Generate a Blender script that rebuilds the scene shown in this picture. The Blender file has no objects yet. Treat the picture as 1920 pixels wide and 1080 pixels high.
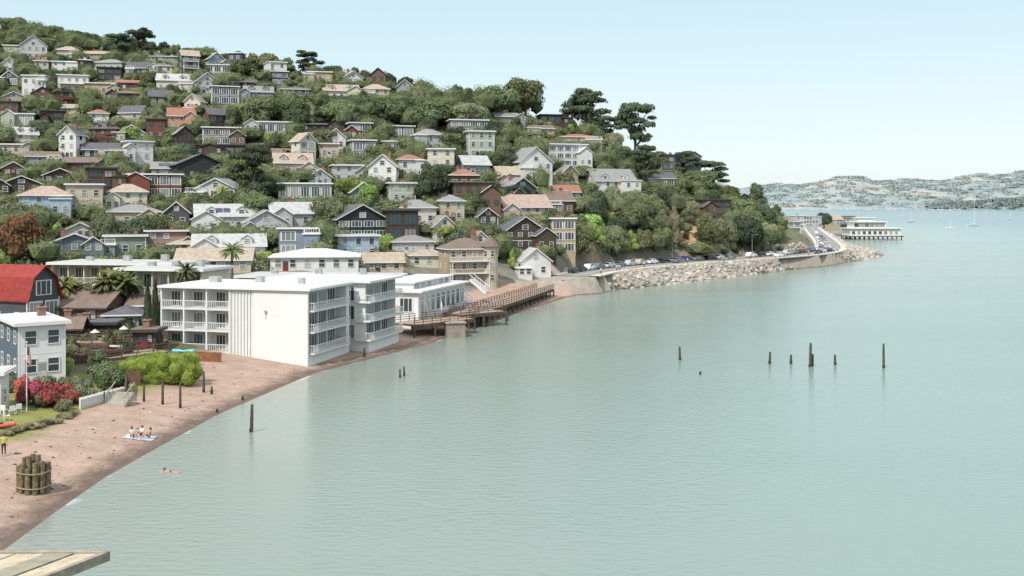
import bpy, bmesh, math, random
import numpy as np
from mathutils import Vector, Matrix
random.seed(7); rng=np.random.default_rng(7)
scene=bpy.context.scene; COL=scene.collection
F=2000.0; CH=21.0; HV=385.0
def P(u,v,z):
    y=(CH-z)*F/(v-HV); return ((u-960)/F*y,y,z)
def Q(u,v,y): return ((u-960)/F*y, y, CH+(HV-v)/F*y)
# ---------------------------------------------------------------- materials
def lin(c):
    c=c/255.0
    return c/12.92 if c<=0.04045 else ((c+0.055)/1.055)**2.4
def ap(rgb,k=1.6): return tuple(min(0.82,lin(x)/k) for x in rgb)
def nodes(m):
    m.use_nodes=True; nt=m.node_tree; nt.nodes.clear()
    return nt, (lambda t:nt.nodes.new(t)), (lambda a,b:nt.links.new(a,b))
MATS={}
def mk(name,col,rough=0.7,var=0.18,scale=1.5,bump=0.0,lines=0.0,metal=0.0,spec=0.4):
    if name in MATS: return MATS[name]
    m=bpy.data.materials.new(name); nt,N,L=nodes(m)
    o=N('ShaderNodeOutputMaterial'); b=N('ShaderNodeBsdfPrincipled'); L(b.outputs[0],o.inputs[0])
    b.inputs['Roughness'].default_value=rough; b.inputs['Metallic'].default_value=metal
    b.inputs['Specular IOR Level'].default_value=spec
    g=N('ShaderNodeNewGeometry'); n=N('ShaderNodeTexNoise'); n.inputs['Scale'].default_value=scale; n.inputs['Detail'].default_value=5
    L(g.outputs['Position'],n.inputs['Vector'])
    r=N('ShaderNodeValToRGB'); r.color_ramp.elements[0].position=0.3; r.color_ramp.elements[1].position=0.7
    c=col
    r.color_ramp.elements[0].color=tuple(x*(1-var) for x in c)+(1,); r.color_ramp.elements[1].color=tuple(min(.85,x*(1+var*.5)) for x in c)+(1,)
    L(n.outputs[0],r.inputs[0]); L(r.outputs[0],b.inputs['Base Color'])
    if lines>0:
        w=N('ShaderNodeTexWave'); w.bands_direction='Z'; w.inputs['Scale'].default_value=lines; w.wave_profile='SAW'
        L(g.outputs['Position'],w.inputs['Vector'])
        mx=N('ShaderNodeMix'); mx.data_type='RGBA'; mx.blend_type='MULTIPLY'; mx.inputs[0].default_value=0.14
        L(r.outputs[0],mx.inputs[6]); L(w.outputs[0],mx.inputs[7]); L(mx.outputs[2],b.inputs['Base Color'])
    if bump>0:
        bp=N('ShaderNodeBump'); bp.inputs['Strength'].default_value=bump; bp.inputs['Distance'].default_value=0.1
        n2=N('ShaderNodeTexNoise'); n2.inputs['Scale'].default_value=scale*4; n2.inputs['Detail'].default_value=4
        L(g.outputs['Position'],n2.inputs['Vector']); L(n2.outputs[0],bp.inputs['Height']); L(bp.outputs[0],b.inputs['Normal'])
    MATS[name]=m; return m
PAL=dict(white=(248,246,241),cream=(240,232,212),beige=(220,206,182),tan=(204,180,148),pink=(232,208,194),salmon=(228,176,146),
 pale_blue=(186,208,224),grey_blue=(150,164,180),clapboard_blue=(104,120,142),grey=(172,173,172),light_grey=(212,212,210),dark_grey=(92,94,98),black=(58,58,62),
 brown=(128,100,82),dark_brown=(90,74,64),red_brown=(136,82,66),sage_green=(198,207,188),pale_yellow=(236,229,192),
 grey_green=(156,166,156),navy=(70,82,102),brick_pink=(180,150,140),red=(190,62,52),slate=(124,138,146))
RPAL=dict(grey=(160,158,156),light_grey=(204,203,201),dark_grey=(108,108,112),brown=(140,120,108),tan=(196,178,158),terracotta=(176,124,104),
 white=(240,240,237),pink_brown=(196,170,156),red=(170,62,54))
def wallm(c): return mk('wall_'+c,ap(PAL[c]),0.75,0.12,0.8,lines=2.2)
def roofm(c): return mk('roof_'+c,ap(RPAL[c]),0.85,0.25,1.2,bump=0.3,lines=3.0)
WHITE=mk('white_paint',ap((250,249,245)),0.55,0.04,0.6)
DTRIM=mk('dark_trim',ap((80,72,66)),0.6)
WOOD=mk('brown_wood',ap((124,98,84)),0.8,0.35,2.5,bump=.3)
PILEW=mk('weathered_pile',ap((104,90,78)),0.9,0.45,3,bump=.5)
CONC=mk('concrete',ap((190,182,170)),0.9,0.2,0.9,bump=.3)
METAL=mk('grey_metal',(.45,.45,.45),0.4,metal=.6)
def glassm():
    m=bpy.data.materials.new('window_glass'); nt,N,L=nodes(m)
    o=N('ShaderNodeOutputMaterial'); b=N('ShaderNodeBsdfPrincipled'); L(b.outputs[0],o.inputs[0])
    oi=N('ShaderNodeObjectInfo'); r=N('ShaderNodeValToRGB'); r.color_ramp.elements[0].color=(.04,.055,.06,1); r.color_ramp.elements[1].color=(.33,.34,.32,1)
    r.color_ramp.elements[0].position=.5; r.color_ramp.elements[1].position=1
    L(oi.outputs['Random'],r.inputs[0]); L(r.outputs[0],b.inputs['Base Color']); b.inputs['Roughness'].default_value=0.06
    return m
GLASS=glassm()
def foliage(name,dark,light,trans=0.3,sc=.35,vv=(.75,1.35)):
    m=bpy.data.materials.new(name); nt,N,L=nodes(m)
    o=N('ShaderNodeOutputMaterial'); d=N('ShaderNodeBsdfDiffuse'); t=N('ShaderNodeBsdfTranslucent'); mx=N('ShaderNodeMixShader'); mx.inputs[0].default_value=trans
    tc=N('ShaderNodeNewGeometry'); n=N('ShaderNodeTexNoise'); n.inputs['Scale'].default_value=sc; n.inputs['Detail'].default_value=6; n.inputs['Roughness'].default_value=.7
    L(tc.outputs['Position'],n.inputs['Vector'])
    r=N('ShaderNodeValToRGB'); r.color_ramp.elements[0].position=.34; r.color_ramp.elements[1].position=.66
    r.color_ramp.elements[0].color=dark+(1,); r.color_ramp.elements[1].color=light+(1,)
    L(n.outputs[0],r.inputs[0]); oi=N('ShaderNodeObjectInfo')
    h=N('ShaderNodeHueSaturation'); mr=N('ShaderNodeMapRange'); mr.inputs[3].default_value=.475; mr.inputs[4].default_value=.53
    mv=N('ShaderNodeMapRange'); mv.inputs[3].default_value=vv[0]; mv.inputs[4].default_value=vv[1]
    wn=N('ShaderNodeMath'); wn.operation='FRACT'; wm=N('ShaderNodeMath'); wm.operation='MULTIPLY'; wm.inputs[1].default_value=7.31
    L(oi.outputs['Random'],mr.inputs[0]); L(oi.outputs['Random'],wm.inputs[0]); L(wm.outputs[0],wn.inputs[0]); L(wn.outputs[0],mv.inputs[0])
    L(mr.outputs[0],h.inputs['Hue']); L(mv.outputs[0],h.inputs['Value']); L(r.outputs[0],h.inputs['Color'])
    L(h.outputs[0],d.inputs[0]); L(h.outputs[0],t.inputs[0]); L(d.outputs[0],mx.inputs[1]); L(t.outputs[0],mx.inputs[2]); L(mx.outputs[0],o.inputs[0])
    return m
FOL=dict(oak=foliage('oak_leaves',(.085,.108,.055),(.185,.208,.108)), dark=foliage('dark_leaves',(.054,.074,.048),(.115,.14,.085)),
 olive=foliage('olive_leaves',(.13,.145,.08),(.25,.262,.158)), lime=foliage('bright_leaves',(.17,.22,.06),(.33,.4,.13)),
 rust=foliage('rust_leaves',(.12,.072,.038),(.26,.165,.09)), red=foliage('red_flowers',(.13,.11,.05),(.58,.09,.14),sc=1.6), palm=foliage('palm_leaves',(.1,.12,.045),(.26,.28,.12)),
 dry=foliage('dry_shrub',(.17,.15,.085),(.34,.3,.19)), hedge=foliage('hedge_leaves',(.12,.17,.035),(.27,.34,.075),vv=(1,1.02),sc=.9))
BARK=mk('bark',(.12,.095,.075),.9,.3,3)
# ---------------------------------------------------------------- mesh builder
class MB:
    def __init__(s): s.v=[];s.f=[];s.m=[]
    def add(s,vs,fs,m=0):
        o=len(s.v); s.v+= [tuple(p) for p in vs]
        for f in fs: s.f.append(tuple(i+o for i in f)); s.m.append(m)
    def box(s,x0,y0,z0,x1,y1,z1,m=0):
        s.add([(x0,y0,z0),(x1,y0,z0),(x1,y1,z0),(x0,y1,z0),(x0,y0,z1),(x1,y0,z1),(x1,y1,z1),(x0,y1,z1)],
              [(0,3,2,1),(4,5,6,7),(0,1,5,4),(1,2,6,5),(2,3,7,6),(3,0,4,7)],m)
    def beam(s,p0,p1,w,h,m=0):
        p0=Vector(p0);p1=Vector(p1);d=(p1-p0).normalized(); a=d.cross(Vector((0,0,1)))
        if a.length<.01:a=Vector((1,0,0))
        a.normalize(); b=a.cross(d); a*=w/2;b*=h/2
        s.add([p0-a-b,p0+a-b,p0+a+b,p0-a+b,p1-a-b,p1+a-b,p1+a+b,p1-a+b],[(0,3,2,1),(4,5,6,7),(0,1,5,4),(1,2,6,5),(2,3,7,6),(3,0,4,7)],m)
    def cyl(s,p0,p1,r0,r1,n=8,m=0):
        p0=Vector(p0);p1=Vector(p1);d=(p1-p0).normalized(); a=d.cross(Vector((0,0,1)))
        if a.length<.01:a=Vector((1,0,0))
        a.normalize(); b=a.cross(d); vs=[]
        for p,r in((p0,r0),(p1,r1)):
            for i in range(n):
                t=2*math.pi*i/n; vs.append(p+a*math.cos(t)*r+b*math.sin(t)*r)
        fs=[(i,(i+1)%n,n+(i+1)%n,n+i) for i in range(n)]+[tuple(range(n))[::-1],tuple(range(n,2*n))]
        s.add(vs,fs,m)
    def slab(s,pts,t,mt=0,ms=1):
        n=len(pts); b=[(p[0],p[1],p[2]-t) for p in pts]
        s.add(list(pts)+b,[tuple(range(n))],mt)
        o=len(s.v)-2*n
        s.f.append(tuple(o+n+i for i in reversed(range(n)))); s.m.append(ms)
        for i in range(n):
            j=(i+1)%n; s.f.append((o+i,o+n+i,o+n+j,o+j)); s.m.append(ms)
    def ico(s,c,r,sub=1,m=0,jit=0,sc=(1,1,1)):
        bm=bmesh.new(); bmesh.ops.create_icosphere(bm,subdivisions=sub,radius=1)
        vs=[]
        for v in bm.verts:
            k=1+random.uniform(-jit,jit); vs.append((c[0]+v.co.x*r*k*sc[0],c[1]+v.co.y*r*k*sc[1],c[2]+v.co.z*r*k*sc[2]))
        s.add(vs,[tuple(v.index for v in f.verts) for f in bm.faces],m); bm.free()
    def mesh(s,name,mats,smooth=False):
        me=bpy.data.meshes.new(name); me.from_pydata(s.v,[],s.f)
        for m in mats: me.materials.append(m)
        me.polygons.foreach_set('material_index',s.m)
        if smooth: me.polygons.foreach_set('use_smooth',[True]*len(s.f))
        me.update(); return me
def ob(name,data=None,parent=None,loc=(0,0,0),rot=(0,0,0),scale=(1,1,1),**kw):
    o=bpy.data.objects.new(name,data); COL.objects.link(o); o.location=loc;o.rotation_euler=rot;o.scale=scale
    if parent: o.parent=parent
    if data is None: o.empty_display_size=.3
    for k,v in kw.items(): o[k]=v
    return o
# ---------------------------------------------------------------- shoreline and terrain
shore_uv=[(20,1025),(100,965),(200,895),(300,838),(400,782),(500,738),(590,700),(700,672),(800,646),(900,613),(1000,578),(1085,551),(1130,545),(1200,539),(1300,528),(1400,515),(1500,502),(1600,489),(1652,481)]
shore=[(-33,-60),(-32,20),(-31,55)]+[P(u,v,0)[:2] for u,v in shore_uv]+[(158,452),(158,470),(168,520),(190,620),(212,720),(232,860),(240,1000),(150,1500),(-400,2500)]
S=np.array(shore)
poly=np.vstack([S,[[-4000,2500],[-4000,-60]]])
def sdf(X,Y):
    sh=X.shape; X=X.ravel();Y=Y.ravel(); d=np.full(X.shape,1e9)
    for a,b in zip(S[:-1],S[1:]):
        ab=b-a; t=np.clip(((X-a[0])*ab[0]+(Y-a[1])*ab[1])/(ab@ab),0,1)
        d=np.minimum(d,np.hypot(X-a[0]-t*ab[0],Y-a[1]-t*ab[1]))
    ins=np.zeros(X.shape,bool); n=len(poly)
    for i in range(n):
        x1,y1=poly[i];x2,y2=poly[(i+1)%n]
        if y1==y2: continue
        c=((y1>Y)!=(y2>Y))&(X<(x2-x1)*(Y-y1)/(y2-y1)+x1); ins^=c
    return np.where(ins,d,-d).reshape(sh)
cols={50:[(480,212),(405,238),(365,264),(330,297),(235,366),(170,410),(112,450),(62,500)],
300:[(475,235),(425,250),(370,275),(330,300),(290,330),(245,352),(200,385),(170,405),(135,430),(116,455)],
600:[(513,198),(450,235),(370,275),(330,300),(295,322),(245,352),(188,395),(152,430),(147,445)],
770:[(475,240),(420,265),(378,285),(340,305),(285,335),(260,355),(188,410),(178,430)],
1000:[(515,225),(470,245),(418,262),(345,295),(300,320),(250,360),(204,395)],
1155:[(493,305),(450,312),(400,320),(370,327),(320,347),(290,367),(267,385)],
1280:[(487,330),(440,338),(400,345),(350,357),(325,368),(307,387)],
1380:[(478,358),(440,365),(400,371),(375,380),(352,395)],
1440:[(474,384),(440,390),(400,396),(387,410)]}
cp=[]
for u,l in cols.items():
    for v,y in l: cp.append(Q(u,v,y))
cp+=[(-52,115,2.3),(-60,135,3),(-90,100,3),(-70,165,4.5),(-40,165,4),(-30,190,4.5),(-12,205,4.7),(5,235,5),(-100,190,6.5),(-45,100,2),
 (14,262,4.2),(30,283,4.2),(60,318,4.2),(100,370,4.2),(122,410,4.2),(145,520,4.2),(180,665,4.2),(225,850,4.2),(40,650,20),(100,700,8),(130,900,5),
 (-20,600,45),(-200,700,80),(-330,620,95),(60,500,22),(95,450,12),(112,440,6),(110,500,8),(-330,400,75),(-330,250,30),(-330,100,8),(-200,120,6),(-40,560,62),(-180,580,95),(-120,540,85),(20,480,45),(-33,50,3),(-120,40,5),(-330,900,60),(0,900,20)]
cp=np.array(cp)
K=np.sqrt(((cp[:,None,:2]-cp[None,:,:2])**2).sum(2)); A=np.block([[K+np.eye(len(cp))*-0.5,np.ones((len(cp),1))],[np.ones((1,len(cp))),np.zeros((1,1))]])
W_=np.linalg.solve(A,np.append(cp[:,2],0))
road_c=np.array([P(1075,517,4)[:2],P(1110,509.5,4)[:2],P(1150,503.5,4)[:2],P(1250,494,4)[:2],P(1350,487.5,4)[:2],P(1450,481,4)[:2],P(1530,475,4)[:2],P(1562,466,4)[:2],P(1548,450,4)[:2],P(1532,437,4)[:2],P(1522,427,4)[:2]])
def smooth(pts,n=3):
    p=np.array(pts)
    for _ in range(n):
        q=[p[0]]
        for a,b in zip(p[:-1],p[1:]): q+= [a*.75+b*.25,a*.25+b*.75]
        q.append(p[-1]); p=np.array(q)
    return p
road=smooth(road_c)
G=2.5; x0,x1,y0,y1=-340.,270.,20.,1000.
xs=np.arange(x0,x1+1,G); ys=np.arange(y0,y1+1,G); X,Y=np.meshgrid(xs,ys)
Z=np.full(X.shape,W_[-1])
for (a,b,_),w in zip(cp,W_[:-1]): Z=Z+w*np.hypot(X-a,Y-b)
D=sdf(X,Y)
sl=np.clip((Y-243)/22,0,1); slope=(0.11+.03*np.clip((Y-150)/40,0,1))*(1-sl)+0.52*sl
cap=np.where(D>0,slope*D,np.maximum(slope*D*1.2,-4)); cap=np.where((D>18)&(Y<245),2.0+(D-18)*.35,cap)
Z=np.where(D>6,Z+0.5*np.sin(X*.09+1)*np.sin(Y*.11)*np.clip((Z-8)/8,0,1),Z)
Z=np.minimum(np.maximum(Z,1.8),cap)
def rdist(X,Y):
    rd=np.full(np.shape(X),1e9)
    for a,b in zip(road[:-1],road[1:]):
        ab=b-a; t=np.clip(((X-a[0])*ab[0]+(Y-a[1])*ab[1])/(ab@ab),0,1); rd=np.minimum(rd,np.hypot(X-a[0]-t*ab[0],Y-a[1]-t*ab[1]))
    return rd
rd=rdist(X,Y)
Z=np.where(rd<7.0,3.85,np.where((D>0)&(D<16)&(rd<14),np.maximum(Z,3.85-(rd-7.0)*.62),Z))
def hz(x,y):
    fx=min(max((x-x0)/G,0),len(xs)-1.001); fy=min(max((y-y0)/G,0),len(ys)-1.001); i=int(fx);j=int(fy);a=fx-i;b=fy-j
    return float((Z[j,i]*(1-a)+Z[j,i+1]*a)*(1-b)+(Z[j+1,i]*(1-a)+Z[j+1,i+1]*a)*b)
def hit(u,v,ymin=45):
    dx=(u-960)/F; dz=(HV-v)/F; best=None;bg=1e9; y=ymin
    while y<560:
        g=CH+dz*y-hz(dx*y,y)
        if g<=0: return (dx*y,y,hz(dx*y,y))
        if y>150 and g/y<bg: bg=g/y;best=y
        y+=1.0
    return (dx*best,best,hz(dx*best,best))
me=bpy.data.meshes.new('ground'); ny,nx=X.shape
def gridmesh(me,X,Y,Z):
    ny,nx=X.shape; idx=np.arange(nx*ny).reshape(ny,nx)
    me.vertices.add(nx*ny); me.vertices.foreach_set('co',np.stack([X,Y,Z],-1).astype(np.float32).ravel())
    q=np.stack([idx[:-1,:-1],idx[:-1,1:],idx[1:,1:],idx[1:,:-1]],-1).reshape(-1,4)
    me.loops.add(q.size); me.loops.foreach_set('vertex_index',q.ravel().astype(np.int32))
    me.polygons.add(len(q)); me.polygons.foreach_set('loop_start',np.arange(0,q.size,4,dtype=np.int32)); me.polygons.foreach_set('use_smooth',np.ones(len(q),bool))
    me.update(calc_edges=True); me.validate()
gridmesh(me,X,Y,Z)
sand=np.array(ap((198,170,153),1.75)); soil=np.array([.12,.125,.07]); town=np.array([.17,.16,.135]); cliff=np.array(ap((208,170,130))); lawn=np.array(ap((150,150,90)))
C=np.tile(soil,(ny,nx,1)).astype(float)
def blend(C,c,m): return C*(1-m[...,None])+c*m[...,None]
C=blend(C,town,np.clip((9-Z)/3,0,1))
C=blend(C,np.array([.1,.1,.06]),((Y<170)&(D>15)).astype(float))
C=blend(C,sand,((Y<250)&(D<17)).astype(float))
C=blend(C,np.array(ap((176,166,152))),((Y>=250)&(D<12)).astype(float))
C=blend(C,lawn,((Y<118)&(D>11)&(Y>88)).astype(float))
for (u,v,r) in ((1278,425,11),(1262,410,8),(1295,445,9),(1285,405,7),(1225,300,5),(1110,470,4)):
    hx=hit(u,v); C=blend(C,cliff,np.clip((r-np.hypot(X-hx[0],Y-hx[1]))/4,0,1))
ca=me.color_attributes.new('Col','FLOAT_COLOR','POINT'); ca.data.foreach_set('color',np.concatenate([C,np.ones((ny,nx,1))],-1).astype(np.float32).ravel())
m=bpy.data.materials.new('ground'); nt,N,L=nodes(m); o=N('ShaderNodeOutputMaterial'); b=N('ShaderNodeBsdfPrincipled'); L(b.outputs[0],o.inputs[0]); b.inputs['Roughness'].default_value=.95; b.inputs['Specular IOR Level'].default_value=.15
at=N('ShaderNodeAttribute'); at.attribute_name='Col'; g=N('ShaderNodeNewGeometry'); n=N('ShaderNodeTexNoise'); n.inputs['Scale'].default_value=.5; n.inputs['Detail'].default_value=9; n.inputs['Roughness'].default_value=.7; L(g.outputs['Position'],n.inputs['Vector'])
r=N('ShaderNodeMapRange'); r.inputs[1].default_value=.3;r.inputs[2].default_value=.7;r.inputs[3].default_value=.74;r.inputs[4].default_value=1.15; L(n.outputs[0],r.inputs[0])
mx=N('ShaderNodeMix'); mx.data_type='RGBA'; mx.blend_type='MULTIPLY'; mx.inputs[0].default_value=1; L(at.outputs['Color'],mx.inputs[6]); L(r.outputs[0],mx.inputs[7])
sp=N('ShaderNodeSeparateXYZ'); L(g.outputs['Position'],sp.inputs[0]); ad=N('ShaderNodeMath'); ad.operation='MULTIPLY_ADD'; ad.inputs[1].default_value=.35; L(n.outputs[0],ad.inputs[0]); L(sp.outputs[2],ad.inputs[2])
wr=N('ShaderNodeMapRange'); wr.inputs[1].default_value=.26; wr.inputs[2].default_value=.5; wr.inputs[3].default_value=.4; wr.inputs[4].default_value=1; L(ad.outputs[0],wr.inputs[0])
m2=N('ShaderNodeMix'); m2.data_type='RGBA'; m2.blend_type='MULTIPLY'; m2.inputs[0].default_value=1; L(mx.outputs[2],m2.inputs[6]); L(wr.outputs[0],m2.inputs[7])
n3=N('ShaderNodeTexNoise'); n3.inputs['Scale'].default_value=3.5; n3.inputs['Detail'].default_value=3; L(g.outputs['Position'],n3.inputs['Vector']); pr=N('ShaderNodeMapRange'); pr.inputs[1].default_value=.64; pr.inputs[2].default_value=.72; pr.inputs[3].default_value=1; pr.inputs[4].default_value=.6; L(n3.outputs[0],pr.inputs[0])
m3=N('ShaderNodeMix'); m3.data_type='RGBA'; m3.blend_type='MULTIPLY'; m3.inputs[0].default_value=1; L(m2.outputs[2],m3.inputs[6]); L(pr.outputs[0],m3.inputs[7]); L(m3.outputs[2],b.inputs['Base Color'])
bp=N('ShaderNodeBump'); bp.inputs['Strength'].default_value=.6; bp.inputs['Distance'].default_value=.25; n2=N('ShaderNodeTexNoise'); n2.inputs['Scale'].default_value=2.2; n2.inputs['Detail'].default_value=6; L(g.outputs['Position'],n2.inputs['Vector']); L(n2.outputs[0],bp.inputs['Height']); L(bp.outputs[0],b.inputs['Normal'])
me.materials.append(m); ob('ground',me,kind='structure',label='sandy beach rising into a steep wooded hillside',category='ground')
# water
gx=np.concatenate([[-30000,-8000,-2000,-600,-200,-90],np.arange(-60,262,2.5),np.geomspace(275,30000,22)])
gy=np.concatenate([[-3000,-300,-40,10,30],np.arange(45,500,2.5),np.geomspace(510,45000,30)])
WX,WY=np.meshgrid(gx,gy); WD=-sdf(WX,WY); wm_=bpy.data.meshes.new('water'); gridmesh(wm_,WX,WY,WX*0)
a=wm_.attributes.new('shore','FLOAT','POINT'); a.data.foreach_set('value',WD.astype(np.float32).ravel())
m=bpy.data.materials.new('sea_water'); nt,N,L=nodes(m); o=N('ShaderNodeOutputMaterial'); b=N('ShaderNodeBsdfPrincipled'); L(b.outputs[0],o.inputs[0]); b.inputs['IOR'].default_value=1.33; b.inputs['Roughness'].default_value=.17; b.inputs['Specular IOR Level'].default_value=.36
at=N('ShaderNodeAttribute'); at.attribute_name='shore'; g=N('ShaderNodeNewGeometry')
nz=N('ShaderNodeTexNoise'); nz.inputs['Scale'].default_value=.022; nz.inputs['Detail'].default_value=7; nz.inputs['Roughness'].default_value=.62; mp=N('ShaderNodeMapping'); mp.inputs['Scale'].default_value=(.45,1.5,1); L(g.outputs['Position'],mp.inputs[0]); L(mp.outputs[0],nz.inputs['Vector'])
ad=N('ShaderNodeMath'); ad.operation='MULTIPLY_ADD'; ad.inputs[1].default_value=90; L(nz.outputs[0],ad.inputs[0]); L(at.outputs['Fac'],ad.inputs[2])
dv=N('ShaderNodeMath'); dv.operation='DIVIDE'; dv.inputs[1].default_value=400; L(ad.outputs[0],dv.inputs[0])
r=N('ShaderNodeValToRGB'); e=r.color_ramp.elements
e[0].position=.07;e[0].color=(.195,.195,.165,1); e[1].position=1;e[1].color=(.075,.145,.165,1)
for p_,c_ in ((.14,(.18,.22,.19,1)),(.3,(.16,.232,.205,1)),(.6,(.115,.192,.19,1))):
    k=e.new(p_); k.color=c_
L(dv.outputs[0],r.inputs[0])
fn=N('ShaderNodeTexNoise'); fn.inputs['Scale'].default_value=.3; fn.inputs['Detail'].default_value=6; L(g.outputs['Position'],fn.inputs['Vector'])
f1=N('ShaderNodeMath'); f1.operation='MULTIPLY_ADD'; f1.inputs[1].default_value=7; f1.inputs[2].default_value=-3.8; L(fn.outputs[0],f1.inputs[0])
f2=N('ShaderNodeMath'); f2.operation='SUBTRACT'; L(f1.outputs[0],f2.inputs[0]); L(at.outputs['Fac'],f2.inputs[1])
f3=N('ShaderNodeMath'); f3.operation='MULTIPLY'; f3.use_clamp=True; f3.inputs[1].default_value=1.5; L(f2.outputs[0],f3.inputs[0])
mx=N('ShaderNodeMix'); mx.data_type='RGBA'; L(f3.outputs[0],mx.inputs[0]); L(r.outputs[0],mx.inputs[6]); mx.inputs[7].default_value=(.38,.39,.38,1); L(mx.outputs[2],b.inputs['Base Color'])
w1=N('ShaderNodeTexNoise'); w1.inputs['Scale'].default_value=1.5; w1.inputs['Detail'].default_value=5; mp2=N('ShaderNodeMapping'); mp2.inputs['Scale'].default_value=(.6,1.3,1); mp2.inputs['Rotation'].default_value=(0,0,.3); L(g.outputs['Position'],mp2.inputs[0]); L(mp2.outputs[0],w1.inputs['Vector'])
wp=N('ShaderNodeMapRange'); wp.inputs[1].default_value=.35; wp.inputs[2].default_value=.65; wp.inputs[3].default_value=.2; wp.inputs[4].default_value=.55; L(nz.outputs[0],wp.inputs[0])
bp=N('ShaderNodeBump'); bp.inputs['Distance'].default_value=.2; L(wp.outputs[0],bp.inputs['Strength']); L(w1.outputs[0],bp.inputs['Height']); L(bp.outputs[0],b.inputs['Normal'])
wm_.materials.append(m); ob('water',wm_,kind='structure',label='calm milky green bay water',category='water')
# ---------------------------------------------------------------- road, promenade
def offset(pts,d):
    p=np.array(pts); t=np.gradient(p,axis=0); t/=np.linalg.norm(t,axis=1)[:,None]; return p+np.stack([t[:,1],-t[:,0]],1)*d   # +d = seaward
def strip(name,pts,d0,d1,z,mat,th=0,**kw):
    a=offset(pts,d0);b_=offset(pts,d1);mb=MB(); n=len(pts)
    vs=[(p[0],p[1],z) for p in a]+[(p[0],p[1],z) for p in b_]
    mb.add(vs,[(i,n+i,n+i+1,i+1) for i in range(n-1)])
    if th:
        for q in(a,b_): mb.add([(p[0],p[1],z) for p in q]+[(p[0],p[1],z-th) for p in q],[(i,i+1,n+i+1,n+i) for i in range(n-1)])
    return ob(name,mb.mesh(name,[mat]),**kw)
ASPH=mk('asphalt',(.2,.195,.185),.9,.2,.4); PAVE=mk('pavement',ap((218,208,194)),.9,.12,.5); PAINT=mk('road_paint',(.6,.6,.55),.7)
strip('road',road,-4.5,4.0,3.93,ASPH,kind='structure')
strip('pavement',road,4.0,6.4,4.06,PAVE,.3,kind='structure'); strip('pavement',road,-6.2,-4.5,4.06,PAVE,.3,kind='structure')
strip('road_marking',road,-.1,.1,3.936,PAINT,kind='structure')
# ---------------------------------------------------------------- windows / houses
def winmesh(kind,fm):
    mb=MB(); t=.08
    mb.box(-.5,-.03,0,.5,.02,1,1)
    mb.box(-.5,-.09,0,-.5+t,.0,1);mb.box(.5-t,-.09,0,.5,.0,1);mb.box(-.5+t,-.09,0,.5-t,0,t*.7);mb.box(-.5+t,-.09,1-t*.8,.5-t,0,1)
    if kind=='sash': mb.box(-.5+t,-.07,.5,.5-t,-.01,.55)
    if kind=='wide':
        for q in(-.17,.17): mb.box(q-.02,-.08,t*.7,q+.02,-.01,1-t*.8)
    if kind=='arch':
        n=8; vs=[(0,-.05,1)]+[(.5*math.cos(math.pi*i/n),-.05,1+.28*math.sin(math.pi*i/n)) for i in range(n+1)]
        mb.add(vs,[(0,i+2,i+1) for i in range(n)],1)
        for i in range(n): mb.beam(vs[i+1],vs[i+2],.1,.06,0)
    return mb.mesh('window_'+kind,[fm,GLASS])
WM={(k,f):winmesh(k,WHITE if f else DTRIM) for k in('sash','wide','arch') for f in(0,1)}
DOORM=[]
for c in((90,60,50),(150,45,40),(60,75,90),(225,222,215)):
    mb=MB(); mb.box(-.5,-.08,0,.5,.02,2.1,0); mb.box(-.38,-.1,.2,.38,-.081,.95,0); mb.box(-.38,-.1,1.15,.38,-.081,1.9,1); mb.box(.36,-.14,1.0,.42,-.101,1.1,2)
    DOORM.append(mb.mesh('door',[mk('door_paint_%d'%c[0],ap(c)),GLASS,METAL]))
BAL={}
def balmesh(w,d,m,sp=.35):
    k=(round(w,1),round(d,1),m.name,sp)
    if k in BAL: return BAL[k]
    mb=MB(); mb.box(-w/2,-d,-.16,w/2,.0,0); 
    mb.box(-w/2,-d,.95,w/2,-d+.08,1.03); mb.box(-w/2,-d+.08,.95,-w/2+.08,0,1.03); mb.box(w/2-.08,-d+.08,.95,w/2,0,1.03)
    n=max(2,int(w/sp))
    for i in range(n+1):
        x=-w/2+.04+(w-.08)*i/n; mb.box(x-.03,-d+.02,0,x+.03,-d+.07,.95)
    mb.box(-w/2,-d+.02,.1,w/2,-d+.06,.18)
    for s_ in(-1,1):
        for j in range(1,int(d/sp)+1): mb.box(s_*(w/2-.05)-.02,-d+j*sp,0,s_*(w/2-.05)+.02,-d+j*sp+.04,.95)
    BAL[k]=mb.mesh('balcony',[m]); return BAL[k]
rects=[]
WORD={1:'single-storey',2:'two-storey',3:'three-storey',4:'four-storey'}
STY=dict(flat='flat',hip='hipped',gf='gabled',gs='gabled',gam='gambrel')
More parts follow.
